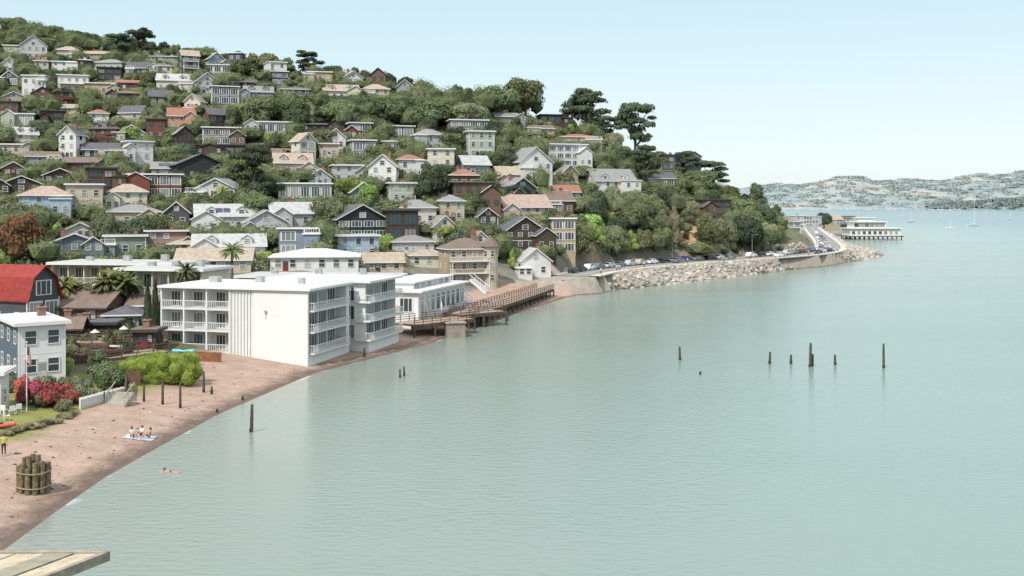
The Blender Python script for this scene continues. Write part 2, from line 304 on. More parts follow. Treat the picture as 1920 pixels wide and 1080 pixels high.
def house(u,v,w,h,wall,roof,style,yaw=15,opts='',where='on hillside',loc=None,Dm=None,label=None,name='house',wing=None):
    if loc is None: loc=hit(u,v)
    x,y,z=loc; sc=y/F; ya=math.radians(yaw); cw,sw=abs(math.cos(ya)),abs(math.sin(ya))
    W=w*sc/(cw+.75*sw); D=Dm or min(max(W*.75,5),13); Ht=h*sc
    if style=='flat': rh=.35
    elif style=='hip': rh=min(Ht*.34,min(W,D)*.32)
    elif style=='gf': rh=min(Ht*.42,W*.42)
    elif style=='gs': rh=min(Ht*.4,D*.4)
    else: rh=Ht*.5
    hw=max(Ht-rh,2.2)
    if y>150: rects.append((u-w/2,v-h,u+w/2,v,y,x,max(W,D)*.5))
    label=label or '%s %s house with %s %s roof %s'%(WORD[max(1,min(4,round(hw/2.9)))],wall.replace('_',' '),roof.replace('_',' '),STY[style],where)
    E=ob(name,None,None,(x,y,z),(0,0,ya),label=label,category='house',group='houses on the hillside')
    dark='t' in opts; trim=DTRIM if dark else WHITE; wmat=wallm(wall); rmat=roofm(roof); fr=0 if dark else 1
    mb=MB(); mb.box(-W/2,0,-5,W/2,D,hw)
    if style=='gf':
        mb.add([(-W/2,0,hw),(W/2,0,hw),(0,0,hw+rh)],[(0,1,2)]); mb.add([(-W/2,D,hw),(W/2,D,hw),(0,D,hw+rh)],[(0,2,1)])
    if style=='gs':
        mb.add([(-W/2,0,hw),(-W/2,D,hw),(-W/2,D/2,hw+rh)],[(0,2,1)]); mb.add([(W/2,0,hw),(W/2,D,hw),(W/2,D/2,hw+rh)],[(0,1,2)])
    if style=='gam':
        for yy in(0,D): mb.add([(-W/2,yy,hw),(W/2,yy,hw),(W*.36,yy,hw+rh*.65),(0,yy,hw+rh),(-W*.36,yy,hw+rh*.65)],[(0,1,2,3,4)])
    for cx in(-W/2,W/2): mb.box(cx-.1,-.04,-1,cx+.1,.1,hw-.01,1)
    st=max(1,round(hw/2.9)); fh=hw/st
    for s_ in range(1,st): mb.box(-W/2+.11,-.035,s_*fh-.08,W/2-.11,.05,s_*fh+.08,1)
    if 'F' in opts: mb.box(-W/2+.11,-.022,-1,W/2-.11,.05,hw-.02,2)
    ob('wall',mb.mesh('wall',[wmat,trim if dark or 'w' in opts else wmat,WHITE]),E)
    mb=MB(); o=.55
    if style=='flat':
        mb.box(-W/2-o,-o,hw,W/2+o,D+o,hw+rh,1); mb.box(-W/2-o+.2,-o+.2,hw+rh+.002,W/2+o-.2,D+o-.2,hw+rh+.06,0)
    elif style=='hip':
        b0=[(-W/2-o,-o,hw-.05),(W/2+o,-o,hw-.05),(W/2+o,D+o,hw-.05),(-W/2-o,D+o,hw-.05)]
        top=[(a_,b_,c_+.22) for a_,b_,c_ in b0]; k=min(W,D)/2+o
        if W>D: r1_,r2_=(-W/2-o+k,D/2,hw+rh),(W/2+o-k,D/2,hw+rh); fs=[(0,1,5,4),(1,2,5),(2,3,4,5),(3,0,4)]
        else: r1_,r2_=(0,-o+k,hw+rh),(0,D+o-k,hw+rh); fs=[(0,1,4),(1,2,5,4),(2,3,5),(3,0,4,5)]
        mb.add(top+[r1_,r2_],fs,0); mb.add(b0+top,[(3,2,1,0),(0,1,5,4),(1,2,6,5),(2,3,7,6),(3,0,4,7)],1)
    elif style=='gf':
        q=rh/(W/2); e=o*q
        mb.slab([(-W/2-o,-o,hw-e+.2),(0,-o,hw+rh+.2),(0,D+o,hw+rh+.2),(-W/2-o,D+o,hw-e+.2)][::-1],.22); mb.slab([(0,-o,hw+rh+.2),(W/2+o,-o,hw-e+.2),(W/2+o,D+o,hw-e+.2),(0,D+o,hw+rh+.2)][::-1],.22)
    elif style=='gs':
        q=rh/(D/2); e=o*q
        mb.slab([(-W/2-o,-o,hw-e+.2),(W/2+o,-o,hw-e+.2),(W/2+o,D/2,hw+rh+.2),(-W/2-o,D/2,hw+rh+.2)],.22); mb.slab([(-W/2-o,D/2,hw+rh+.2),(W/2+o,D/2,hw+rh+.2),(W/2+o,D+o,hw-e+.2),(-W/2-o,D+o,hw-e+.2)],.22)
    else:
        pr=[(-W/2-.3,hw-.3),(-W*.37,hw+rh*.68),(0,hw+rh+.25),(W*.37,hw+rh*.68),(W/2+.3,hw-.3)]
        for a_,b_ in zip(pr[:-1],pr[1:]): mb.slab([(a_[0],-o,a_[1]),(b_[0],-o,b_[1]),(b_[0],D+o,b_[1]),(a_[0],D+o,a_[1])],.22,0,0)
    R=ob('roof',mb.mesh('roof',[rmat,trim if style!='flat' or dark else WHITE]),E)
    if 'c' in opts or random.random()<.35:
        mb=MB(); cx=random.uniform(-W*.3,W*.3); mb.box(cx-.4,D*.55,hw-.2,cx+.4,D*.55+.8,hw+rh+.9); mb.box(cx-.5,D*.55-.1,hw+rh+.9,cx+.5,D*.55+.9,hw+rh+1.05); mb.cyl((cx,D*.55+.4,hw+rh+1.05),(cx,D*.55+.4,hw+rh+1.4),.15,.12,6,1)
        ob('chimney',mb.mesh('chimney',[mk('chimney_brick',ap((165,125,108)),.9,.25,4),DTRIM]),R)
    if 'p' in opts:
        q=math.atan2(rh,D/2) if style=='gs' else 0
        for k in range(3):
            mb=MB(); mb.box(-.8,0,.0,.8,1.9,.06,1); mb.box(-.75,.05,.061,.75,1.85,.07,0)
            ob('solar_panel',mb.mesh('solar_panel',[mk('solar_cells',(.02,.03,.06),.15),METAL]),R,(-W*.25+k*1.75,(D*.1),hw+.35+(D*.1)*math.tan(q) if style!='flat' else hw+rh+.1),(q,0,0))
    if 'd' in opts and style in('gs','hip'):
        for k in(-1,1):
            mb=MB(); dw=min(1.0,W*.12); zz=hw+.25; mb.box(-dw,0,0,dw,1.8,1.3,0); mb.add([(-dw,0,1.3),(dw,0,1.3),(0,0,1.9)],[(0,1,2)],0)
            mb.slab([(-dw-.2,-.2,1.2),(0,-.2,2.0),(0,2.3,2.0),(-dw-.2,2.3,1.2)][::-1],.1,1,1); mb.slab([(0,-.2,2.0),(dw+.2,-.2,1.2),(dw+.2,2.3,1.2),(0,2.3,2.0)][::-1],.1,1,1)
            d_=ob('dormer',mb.mesh('dormer',[wmat,rmat]),R,(k*W*.25,.5,zz))
            ob('window',WM[('sash',fr)],d_,(0,0,.25),scale=(dw*1.3,1,.95))
    glassy='g' in opts
    if wing is None: wing=random.random()<.55 and W>6.5 and style!='gam' and y>200
    if wing:
        wx=W*random.uniform(.34,.5); wd=random.uniform(1.8,3.4); wh=hw*random.uniform(.5,.98); sx=random.choice([-1,1])*(W/2-wx/2+random.uniform(0,2.2)); k_=random.choice(['g','g','f']); wr_=min(wx*.36,1.8)
        mb=MB(); mb.box(-wx/2,-wd,-5,wx/2,.05,wh); 
        if k_=='g': mb.add([(-wx/2,-wd,wh),(wx/2,-wd,wh),(0,-wd,wh+wr_)],[(0,1,2)])
        Wg=ob('wing',mb.mesh('wing',[wmat]),E,(sx,0,0)); mb=MB()
        if k_=='g':
            mb.slab([(-wx/2-.4,-wd-.4,wh-.1),(0,-wd-.4,wh+wr_+.15),(0,.8,wh+wr_+.15),(-wx/2-.4,.8,wh-.1)][::-1],.18); mb.slab([(0,-wd-.4,wh+wr_+.15),(wx/2+.4,-wd-.4,wh-.1),(wx/2+.4,.8,wh-.1),(0,.8,wh+wr_+.15)][::-1],.18)
        else: mb.box(-wx/2-.3,-wd-.3,wh,wx/2+.3,-.06,wh+.25,1); 
        ob('wing_roof',mb.mesh('wing_roof',[rmat,trim]),Wg)
        if k_=='f' and wh<hw-1: ob('balcony',balmesh(round(wx,1),round(wd,1),WOOD if dark else WHITE,.45),E,(sx,-.1,wh+.27))
        for s_ in range(max(1,int(wh/2.6))):
            for t_ in((-.25,.25) if wx>3 else (0,)): ob('window',WM[('sash',fr)],Wg,(t_*wx,-wd,.8+s_*2.7),scale=(min(1.2,wx*.35),1,1.4))
    wing_h=(wh+1.6) if wing else 0
    def row(cx0,cx1,zb,fn,n,ww,whh,kind):
        for i in range(n):
            t=cx0+(cx1-cx0)*(i+.5)/n; l,rz=fn(t)
            if wing and rz==0 and abs(l[0]-sx)<wx/2 and zb<wing_h: continue
            ob('window',WM[(kind,fr)],E,(l[0],l[1],zb),(0,0,rz),(ww,1,whh))
    for s_ in range(st):
        zb=s_*fh
        if glassy: n=max(2,int(W/2.6)); row(-W/2,W/2,zb+.35,lambda t:((t,-.02),0),n,W/n*.86,fh-.8,'wide')
        else: n=max(2,int(W/2.5)); row(-W/2,W/2,zb+.9,lambda t:((t,-.02),0),n,min(1.25,W/n*.6),min(1.55,fh-1.2),'sash' if not 'a' in opts else 'arch')
        side=-1 if yaw>=0 else 1
        n=max(1,int(D/3.2)); row(0,D,zb+.9,lambda t:((side*W/2,t),side*math.pi/2),n,1.1,min(1.45,fh-1.2),'sash')
        if abs(yaw)<14: row(0,D,zb+.9,lambda t:((W/2,t),math.pi/2),n,1.1,min(1.45,fh-1.2),'sash')
    if style=='gf' and rh>1.9: ob('window',WM[('sash',fr)],E,(0,0,hw+.25),scale=(min(1.6,W*.2),1,min(1.3,rh*.5)))
    if style=='gam': ob('window',WM[('wide',fr)],E,(0,0,hw+.3),scale=(W*.5,1,rh*.5))
    if not glassy and not wing: ob('door',DOORM[int(random.random()*4)],E,(-W/2+W/max(2,int(W/2.5)) ,-.02,.02))
    if 'b' in opts and not wing:
        mb=MB(); mb.box(-.08,-.08,0,.08,.08,1); pm_=mb.mesh('balcony_post',[WOOD if dark else WHITE])
        for s_ in range(1,st) if st>1 else [0]:
            ob('balcony',balmesh(W*.92,1.5,WOOD if dark else WHITE,.45),E,(0,-.04,s_*fh+.12))
            for k in(-1,1):
                zb=-5 if s_<=1 else (s_-1)*fh+.13
                ob('balcony_post',pm_,E,(k*W*.43,-1.4,zb),scale=(1,1,s_*fh-.07-zb))
    return E,W,D,hw,rh
HS=[(62,112,56,45,'light_grey','grey','gf',20,'w'),(18,138,36,30,'white','terracotta','gf',20,''),(127,113,44,28,'beige','tan','hip',15,''),(178,110,52,16,'tan','tan','gs',5,''),
(120,137,50,22,'white','light_grey','flat',10,''),(137,174,62,34,'white','white','flat',18,'b'),(205,152,48,25,'dark_brown','dark_grey','flat',12,'gt'),(187,178,60,22,'tan','terracotta','flat',10,''),
(302,137,45,20,'white','brown','hip',15,''),(307,116,55,12,'grey','grey','hip',5,''),(326,171,70,34,'cream','light_grey','gs',12,'d'),(408,137,50,16,'white','white','flat',10,'g'),
(238,191,60,22,'brown','brown','hip',15,'t'),(302,202,50,34,'dark_brown','dark_grey','gs',20,'gt'),(240,166,46,15,'red_brown','terracotta','gs',10,'t'),(525,159,35,26,'navy','dark_grey','flat',20,'g'),
(422,196,60,35,'navy','dark_grey','flat',20,'gw'),(485,189,60,28,'grey_blue','grey','gs',15,'d'),(555,181,60,20,'dark_grey','dark_grey','hip',10,''),(640,189,76,32,'cream','tan','gs',15,'da'),
(707,190,56,34,'pale_yellow','tan','hip',20,''),(600,152,50,18,'tan','brown','flat',10,''),(26,197,50,25,'tan','brown','gf',20,''),(80,192,45,28,'brown','brown','gf',20,'t'),
(185,238,42,34,'white','terracotta','hip',20,''),(340,246,56,44,'salmon','terracotta','gs',18,'c'),(35,237,60,24,'sage_green','white','flat',12,'g'),
(98,237,46,30,'dark_brown','brown','flat',20,'gt'),(415,273,78,34,'brown','dark_grey','flat',15,'gw'),(508,251,90,22,'light_grey','light_grey','flat',12,'g'),(598,247,70,15,'dark_brown','dark_grey','hip',8,'t'),
(677,263,48,33,'red_brown','dark_grey','flat',20,'g'),(755,262,50,26,'dark_grey','dark_grey','flat',15,'g'),(682,303,52,40,'slate','white','flat',20,'gw'),(617,297,40,28,'pink','pink_brown','flat',15,''),
(736,287,40,22,'white','light_grey','flat',10,'g'),(808,287,62,46,'light_grey','grey','hip',22,'b'),(880,251,80,27,'grey_green','light_grey','flat',12,'g'),(903,298,56,52,'sage_green','light_grey','flat',15,'w'),
(770,341,52,50,'white','terracotta','hip',18,''),(825,168,50,12,'dark_brown','dark_grey','flat',8,'gt'),(550,332,80,44,'pink','tan','gs',15,'ad'),(440,293,160,22,'dark_brown','dark_grey','flat',10,'gt'),
(378,338,110,48,'black','dark_grey','gf',28,'t'),(318,332,72,28,'light_grey','grey','gs',12,'p'),(287,372,120,46,'red_brown','grey','flat',16,'bg'),(160,322,90,27,'brown','brown','gs',12,'t'),
(25,332,50,28,'brown','terracotta','gf',25,''),(75,307,70,22,'grey','brown','gs',10,''),(40,367,90,36,'dark_brown','dark_grey','gf',25,'w'),(112,347,70,30,'dark_brown','brown','gf',25,'w'),
(85,406,105,56,'pale_blue','pink_brown','hip',18,''),(158,404,74,58,'beige','light_grey','flat',18,''),(240,396,80,50,'cream','tan','hip',22,''),(250,427,110,42,'beige','grey','hip',15,''),
(655,342,70,33,'light_grey','grey','flat',15,'b'),(600,352,50,34,'light_grey','grey','gf',22,''),(572,374,110,30,'sage_green','white','flat',12,'g'),(755,380,58,38,'sage_green','light_grey','flat',20,'w'),
(785,422,80,48,'cream','grey','hip',20,'b'),(850,421,50,50,'beige','grey','hip',20,''),(870,354,60,36,'brown','terracotta','hip',15,''),(955,347,52,34,'salmon','tan','gs',20,''),
(1005,341,86,64,'white','grey','gf',28,'b'),(1065,312,92,42,'white','white','flat',20,'g'),(1065,377,54,28,'beige','terracotta','gs',15,''),(1085,272,74,22,'beige','terracotta','hip',5,''),
(1155,372,100,54,'white','grey','gs',20,'db'),(1012,252,60,17,'tan','brown','gs',10,''),(1040,227,60,20,'dark_brown','dark_grey','flat',10,'gt'),(1275,332,90,42,'grey_green','dark_grey','flat',22,'gtb'),
(990,420,110,54,'pink','pink_brown','gs',20,'b'),(1052,402,60,42,'brown','brown','gs',20,''),(985,471,100,62,'dark_brown','dark_grey','gf',22,'wb'),(680,452,120,62,'black','dark_grey','gf',28,'g'),
(755,457,70,60,'dark_brown','dark_grey','flat',20,'gt'),(775,478,90,36,'light_grey','grey','hip',15,''),(548,432,90,46,'light_grey','light_grey','gs',20,''),(425,442,130,52,'white','light_grey','gs',18,'dp'),
(500,445,90,50,'light_grey','grey','gf',20,''),(140,478,100,38,'slate','grey','gf',22,'w'),(235,481,85,40,'grey_green','grey','flat',18,'w'),(312,478,85,46,'brick_pink','brown','flat',18,'c'),
(672,491,90,50,'pale_blue','light_grey','flat',20,'a'),(430,492,150,50,'white','light_grey','gs',15,'d'),(345,478,60,30,'cream','tan','hip',12,''),(590,512,176,42,'white','white','hip',8,'',),
(720,512,80,36,'beige','tan','gs',12,''),(805,505,80,34,'cream','tan','hip',12,''),(400,515,150,46,'beige','tan','gs',10,''),(1343,417,74,42,'brown','dark_grey','flat',20,'gtb'),(1005,520,66,52,'white','light_grey','gf',15,''),
(1395,375,40,22,'dark_grey','grey','gf',20,''),(1180,300,50,18,'dark_brown','dark_grey','flat',15,'gt'),(20,100,30,15,'beige','tan','flat',10,''),(460,165,44,16,'dark_brown','dark_grey','gs',14,'t'),(365,216,46,20,'salmon','terracotta','hip',14,''),
(130,215,50,18,'beige','tan','gs',8,''),(150,450,60,30,'cream','grey','gf',20,''),(915,425,46,34,'dark_brown','dark_grey','gf',20,'w'),(30,290,60,20,'beige','tan','flat',10,''),(1240,350,60,26,'grey','dark_grey','gs',12,'g'),(950,230,50,18,'grey_green','grey','gs',12,''),(520,300,60,20,'dark_brown','brown','gs',12,'t')]
for h_ in HS: house(*h_)
TALL_=[(1100,205,92,84),(1190,245,78,96),(475,330,92,112),(985,190,90,60),(815,220,120,50),(740,215,90,45),(490,220,84,50),(1280,430,60,80),(45,450,108,88),(250,85,90,40),(578,120,50,40),(860,235,160,50),(640,220,90,44),(545,215,80,40),(1120,440,60,60)]
cnt_=0; tries=0
while cnt_<80 and tries<14000:
    tries+=1; q_=random.random()
    if q_<.35: u=random.uniform(0,760); v=random.uniform(95,500)
    elif q_<.8: u=random.uniform(0,760); v=random.uniform(290,505)
    else: u=random.uniform(640,1100); v=random.uniform(330,515)
    l=hit(u,v)
    if l[1]>455 or l[2]<6.5: continue
    if abs(HV+(CH-l[2])*F/l[1]-v)>4: continue
    wm=random.choice([random.uniform(6,9),random.uniform(9,13)]); hm=random.uniform(5.5,11) if wm<11 else random.uniform(5,8); s=F/l[1]; w=wm*s; h=hm*s
    if any(abs(u-a)<(w+c)/2*.8 and v-h<b+d/2 and v>b-d/2 for a,b,c,d in TALL_): continue
    bad=False
    for (a,b,c,d,yh,xh,rr) in rects:
        if min(c,u+w/2)-max(a,u-w/2)>2 and min(d,v)-max(b,v-h)>0:
            if l[1]<yh:
                if v-h<d-(d-b)*.36: bad=True;break
            elif b<v-h*.45: bad=True;break
        if math.hypot(l[0]-xh,l[1]-yh)<(rr+wm*.5)*.9: bad=True;break
    if bad: continue
    wc=random.choice(['white','white','white','cream','cream','beige','tan','light_grey','brown','dark_brown','red_brown','grey','sage_green','pale_yellow','dark_grey','grey_blue'])
    rc=random.choice(['grey','grey','light_grey','dark_grey','dark_grey','brown','tan','terracotta','light_grey'])
    house(u,v,w,h,wc,rc,random.choice(['hip','gf','gf','gs','gf','flat']),random.uniform(-14,44),random.choice(['','','d','b','g','b','c'])+('t' if 'brown' in wc else ''),loc=l); cnt_+=1
print('infill',cnt_)
E,W,Dd,hw,rh=house(880,537,100,88,'tan','brown','hip',20,'bc',where='',label='three-storey tan house with brown hipped roof and corner turret',name='turreted_house',wing=False)
mb=MB(); mb.cyl((0,0,-4),(0,0,hw+.6),1.8,1.8,12,0)
tw=ob('turret',mb.mesh('turret',[wallm('beige')]),E,(W/2,.4,0)); mb=MB(); mb.cyl((0,0,hw+.6),(0,0,hw+3.2),2.4,.05,12,0); mb.cyl((0,0,hw+3.2),(0,0,hw+4.0),.06,.02,6,0); ob('turret_roof',mb.mesh('turret_roof',[roofm('brown')]),tw)
for k in range(3):
    for a_ in(-.9,0,.9): ob('window',WM[('sash',1)],tw,(1.78*math.sin(a_),-1.78*math.cos(a_),k*hw/3+1),(0,0,a_),(.8,1,1.5))
def retain(u0,v0,u1,v1,h,lab):
    a_=hit(u0,v0);b_=hit(u1,v1); mb=MB(); d=Vector(b_)-Vector(a_); mb.beam((0,0,h/2-.5),(d.x,d.y,d.z+h/2-.5),.4,h+2); mb.beam((0,0,h+.55),(d.x,d.y,d.z+h+.55),.55,.12)
    ob('retaining_wall',mb.mesh('retaining_wall',[mk('stone_tan',ap((216,202,182)),.9,.25,1,bump=.4)]),None,a_,label=lab,category='wall')
retain(185,300,330,296,2.6,'tan concrete retaining wall on the hillside'); retain(200,286,300,282,2,'pale retaining wall terrace on the hillside'); retain(0,262,90,266,2,'tan retaining wall below hillside houses'); retain(430,330,500,322,2,'grey retaining wall on the slope')
# ---------------------------------------------------------------- white apartment building on the shore
YA=math.atan2(-.27,.963); C1=(-26.2,136.8,0)
A1=ob('apartment_building',None,None,C1,(0,0,YA),label='white three-storey flat-roofed apartment building with stacked balconies on waterline',category='apartment building')
wb=mk('stucco_white',ap((252,251,247)),.8,.05,.35)
mb=MB(); T=10.0
mb.box(-7.8,0,-1,0,.35,T); mb.box(-7.8,.352,-1,-1.6,12.8,T); mb.box(-1.6,11.8,-1,0,12.8,T); mb.box(-21.5,1.7,-1,-7.802,12.8,T); mb.box(-1.599,.352,-1,.05,11.798,1.7)
for k in range(4): mb.box(-21.5+k*3.4-.1,0,0,-21.5+k*3.4+.1,1.698,T)
for k in range(1,4): mb.box(-21.38,0.02,-.2+k*2.85-1.2,-11.4,1.697,k*2.85-1.2)
mb.box(-21.4,.02,-1,-11.4,1.69,.3)
ob('wall',mb.mesh('wall',[wb]),A1)
RF=ob('roof',None,A1)
mb=MB(); mb.box(-21.9,-.35,T+.002,.5,13.1,T+.3); mb.box(-21.6,0,T+.302,.2,12.8,T+.35,1); ob('roof_slab',mb.mesh('roof_slab',[WHITE,roofm('white')]),RF)
for x_,y_,s_ in((-18,6,1.3),(-12,8,1),(-5,7,.8)):
    mb=MB(); mb.box(x_,y_,T+.35,x_+s_,y_+s_,T+1.15); ob('roof_vent',mb.mesh('roof_vent',[METAL]),RF)
mb=MB()
for k in range(8): x=-11.1+k*.46; mb.box(x,-.02,.2,x+.11,.13,T)
mb.box(-11.2,.131,-1,-7.81,1.69,T,0); ob('louvre_screen',mb.mesh('louvre_screen',[WHITE]),A1)
for k in range(3):
    for j in range(3):
        z_=1.65+k*2.85
        ob('balcony',balmesh(3.1,.1,WHITE,.3),A1,(-19.8+j*3.4,.1,z_+.02))
        ob('window',WM[('wide',1)],A1,(-20.3+j*3.4,1.69,z_+.1),scale=(1.5,1,2.1)); ob('door',DOORM[3],A1,(-18.9+j*3.4,1.69,z_+.02))
for k in range(3):
    z_=1.9+k*2.75
    ob('balcony',balmesh(11.2,2.2,WHITE,.3),A1,(-1.58,6.1,z_),(0,0,math.pi/2))
    for j in range(4): ob('window',WM[('wide',1)],A1,(-1.6,1.8+j*2.8,z_+.05),(0,0,math.pi/2),(2.6,1,2.2))
mb=MB(); mb.box(-6.1,-.25,7.1,-5.8,.0,7.35); mb.box(-5.98,-.06,6.2,-5.92,0,7.1); ob('wall_lamp',mb.mesh('wall_lamp',[METAL]),A1)
def aptblock(x0_,x1_,y0_,y1_,T,zb,lab):
    A=ob('apartment_building',None,None,C1,(0,0,YA),label=lab,category='apartment building')
    mb=MB(); mb.box(x0_,y0_,-1,x1_-1.6,y1_,T); mb.box(x1_-1.599,y0_,-1,x1_+.1,y1_,zb-.2)
    for q in(y0_,y1_-.2): mb.box(x1_-1.599,q+.01,zb-.19,x1_-.4,q+.2,T)
    ob('wall',mb.mesh('wall',[wb]),A)
    mb=MB(); mb.box(x0_-.4,y0_-.6,T+.002,x1_+.6,y1_+.5,T+.3); mb.box(x0_,y0_,T+.302,x1_,y1_,T+.35,1); ob('roof',mb.mesh('roof',[WHITE,roofm('white')]),A)
    n=int((T-zb)/2.6)
    for k in range(n):
        z_=zb+k*(T-zb)/n; L_=y1_-y0_+1.2
        ob('balcony',balmesh(L_,2.2,WHITE,.3),A,(x1_-1.58,(y0_+y1_)/2,z_),(0,0,math.pi/2))
        m_=int((y1_-y0_)/2.8)
        for j in range(m_): ob('window',WM[('wide',1)],A,(x1_-1.6,y0_+.2+(j+.5)*(y1_-y0_-.4)/m_,z_+.05),(0,0,math.pi/2),(2.5,1,2.1))
        ob('window',WM[('wide',1)],A,(x1_-3,y0_,z_+.05),(0,0,0),(2.2,1,2.1))
    return A
aptblock(-14,2.2,14.2,25.5,10.1,2.1,'white flat-roofed apartment block with wraparound balconies above seawall')
rects.append((303,515,750,692,137,-30,20))
def motel(u0,u1,v,y,T,nb,lab,yaw=-8,dep=9):
    xa=(u0-960)/F*y; xb=(u1-960)/F*y; W=abs(xb-xa); z=hz((xa+xb)/2,y)
    E=ob('motel_building',None,None,((xa+xb)/2,y,z),(0,0,math.radians(yaw)),label=lab,category='motel')
    Hh=CH-(v-HV)/F*y-z; mb=MB(); mb.box(-W/2,1.4,-3,W/2,dep,Hh)
    for k in range(nb+1): mb.box(-W/2+k*(W-.2)/nb,0,-2,-W/2+.2+k*(W-.2)/nb,1.39,Hh)
    ob('wall',mb.mesh('wall',[wallm('cream')]),E)
    mb=MB(); mb.box(-W/2-.6,-.7,Hh,W/2+.6,dep+.5,Hh+.4); mb.box(-W/2-.3,-.4,Hh+.402,W/2+.3,dep+.3,Hh+.45,1); R=ob('roof',mb.mesh('roof',[WHITE,roofm('light_grey')]),E)
    for k in range(3):
        mb=MB(); xx=-W*.35+k*W*.3; mb.box(xx,dep*.5,Hh+.45,xx+1.1,dep*.5+.9,Hh+1.1+.2*k); ob('roof_vent',mb.mesh('roof_vent',[METAL]),R)
    st=max(1,int(Hh/2.7)); fh=Hh/st
    for s_ in range(st):
        for k in range(nb):
            x=-W/2+(k+.5)*W/nb
            ob('window',WM[('wide',1)],E,(x,1.39,s_*fh+.5),scale=(W/nb*.6,1,fh-.9)); ob('balcony',balmesh(W/nb-.3,.1,WHITE,.3),E,(x,.1,s_*fh+.1))
    return E
motel(88,345,497,172,12,8,'cream two-storey motel with flat roof and recessed balconies'); motel(215,385,508,160,11,5,'cream flat-roofed motel wing with railed walkway',-12)
rects.append((88,485,385,560,165,-60,14))
motel(440,735,522,185,9,8,'long white flat-roofed hotel block behind the shore',-8,10)
# ---------------------------------------------------------------- houses behind the beach
house(80,702,100,112,'clapboard_blue','white','flat',36,'wF',where='',loc=(-48.9,111,2.7),label='grey-blue clapboard beach house with white front and flat roof',Dm=10,name='beach_house',wing=False)
house(-22,775,44,84,'white','white','flat',10,'',where='',loc=((-22-960)/2000*98,98,1.6),label='small white cottage with dark windows beside a patio',Dm=3,name='cottage',wing=False)
E,*_=house(84,615,80,114,'dark_grey','red','gam',66,'wg',where='',loc=(-65.9,150,3.8),label='barn-shaped house with red gambrel roof and glazed gable end',Dm=15,name='barn_house')
def cot(u,vb,w,h,wall,roof,st,yaw,o,y,lab,Dm=7,name='cottage'):
    x=(u-960)/F*y; z=CH-(vb-HV)/F*y; house(u,vb,w,h,wall,roof,st,yaw,o,where='',loc=(x,y,z),label=lab,Dm=Dm,name=name,wing=False)
cot(150,612,100,60,'brown','brown','gs',-5,'t',152,'low brown cottage with shingled gable roof',8)
cot(228,622,66,46,'grey','dark_grey','hip',10,'',150,'small grey cottage with dark roof beside cypress trees',6)
cot(175,640,80,34,'dark_brown','dark_grey','flat',5,'gt',143,'dark brown timber pavilion beside the garden deck',4,'pavilion')
cot(125,648,50,40,'brown','brown','gs',12,'t',138,'brown shingled garden house with pitched roof',5)
cot(270,655,40,24,'dark_brown','brown','flat',0,'t',136,'small dark timber shed below the cypresses',3,'shed')
cot(265,600,50,34,'brick_pink','brown','gs',8,'',156,'low pinkish cottage with brown roof behind decks',6)
# ---------------------------------------------------------------- waterfront restaurant and boardwalk
C2=(-15.2,173,2.6); RB=ob('waterfront_restaurant',None,None,C2,(0,0,YA),label='white waterfront restaurant with row of tall windows on wooden deck',category='restaurant')
mb=MB(); mb.box(-10,0,-3,0,24,4.2); mb.box(-8,3,4.21,-2,22,5.5); ob('wall',mb.mesh('wall',[wb]),RB)
mb=MB(); mb.box(-10.5,-.6,4.201,.8,24.6,4.5); mb.box(-8.4,2.6,5.51,-1.6,22.4,5.75); ob('roof',mb.mesh('roof',[WHITE]),RB)
for k in range(9): ob('window',WM[('arch',1)],RB,(0,1.6+k*2.6,.7),(0,0,math.pi/2),(1.9,1,2.2))
for k in range(3): ob('window',WM[('wide',1)],RB,(-8.3+k*3.1,0,1),(0,0,0),(2.4,1,2.4))
for k in range(6): ob('window',WM[('wide',1)],RB,(-2,4.5+k*3,4.6),(0,0,math.pi/2),(2.4,1,.8))
rects.append((700,505,880,600,175,-12,12))
def deck(name,lab,pts,w,z,rail=True,pile=True,cat='pier'):
    E=ob(name,None,None,(pts[0][0],pts[0][1],z),label=lab,category=cat); p=np.array(pts)-np.array(pts[0]); mb=MB()
    a=offset(p,w/2); b_=offset(p,-w/2); n=len(p)
    for i in range(n-1):
        mb.slab([(a[i][0],a[i][1],0),(a[i+1][0],a[i+1][1],0),(b_[i+1][0],b_[i+1][1],0),(b_[i][0],b_[i][1],0)],.25,0,1)
    ob('deck',mb.mesh('deck',[mk('deck_boards',ap((176,154,136)),.85,.25,2),WOOD]),E)
    mb=MB(); mp=MB()
    for q in(a,b_):
        for i in range(n-1):
            s0=Vector((*q[i],0)); s1=Vector((*q[i+1],0)); Ls=(s1-s0).length; k=max(1,int(Ls/1.8))
            for h_ in(.35,.7,1.05): mb.beam(s0+Vector((0,0,h_)),s1+Vector((0,0,h_)),.08,.09)
            for j in range(k+1):
                s=s0.lerp(s1,j/k); mb.box(s.x-.06,s.y-.06,0,s.x+.06,s.y+.06,1.12)
            k=max(1,int(Ls/3.4))
            for j in range(k+1):
                s=s0.lerp(s1,j/k); mp.cyl((s.x,s.y,-z-1),(s.x,s.y,-.26),.17,.16,8)
            mp.beam(s0+Vector((0,0,-.45)),s1+Vector((0,0,-.45)),.2,.35)
    if rail: ob('railing',mb.mesh('railing',[WOOD]),E)
    if pile: ob('piling',mp.mesh('piling',[PILEW]),E)
    return E
deck('wooden_pier','brown wooden restaurant deck with railings on dark pilings',[P(755,607,2.4)[:2],P(868,595,2.4)[:2]],5.5,2.4)
deck('wooden_pier','brown timber deck with railings beside the restaurant',[P(840,588,2.4)[:2],P(925,581,2.4)[:2]],7,2.45)
bw=offset(np.array([P(885,596,2)[:2],P(950,574,2)[:2],P(1000,557,2)[:2],P(1043,541,2.1)[:2]]),-2.6)
deck('boardwalk','long wooden boardwalk with railings on pilings above the beach',[tuple(q) for q in bw],4,2.1)
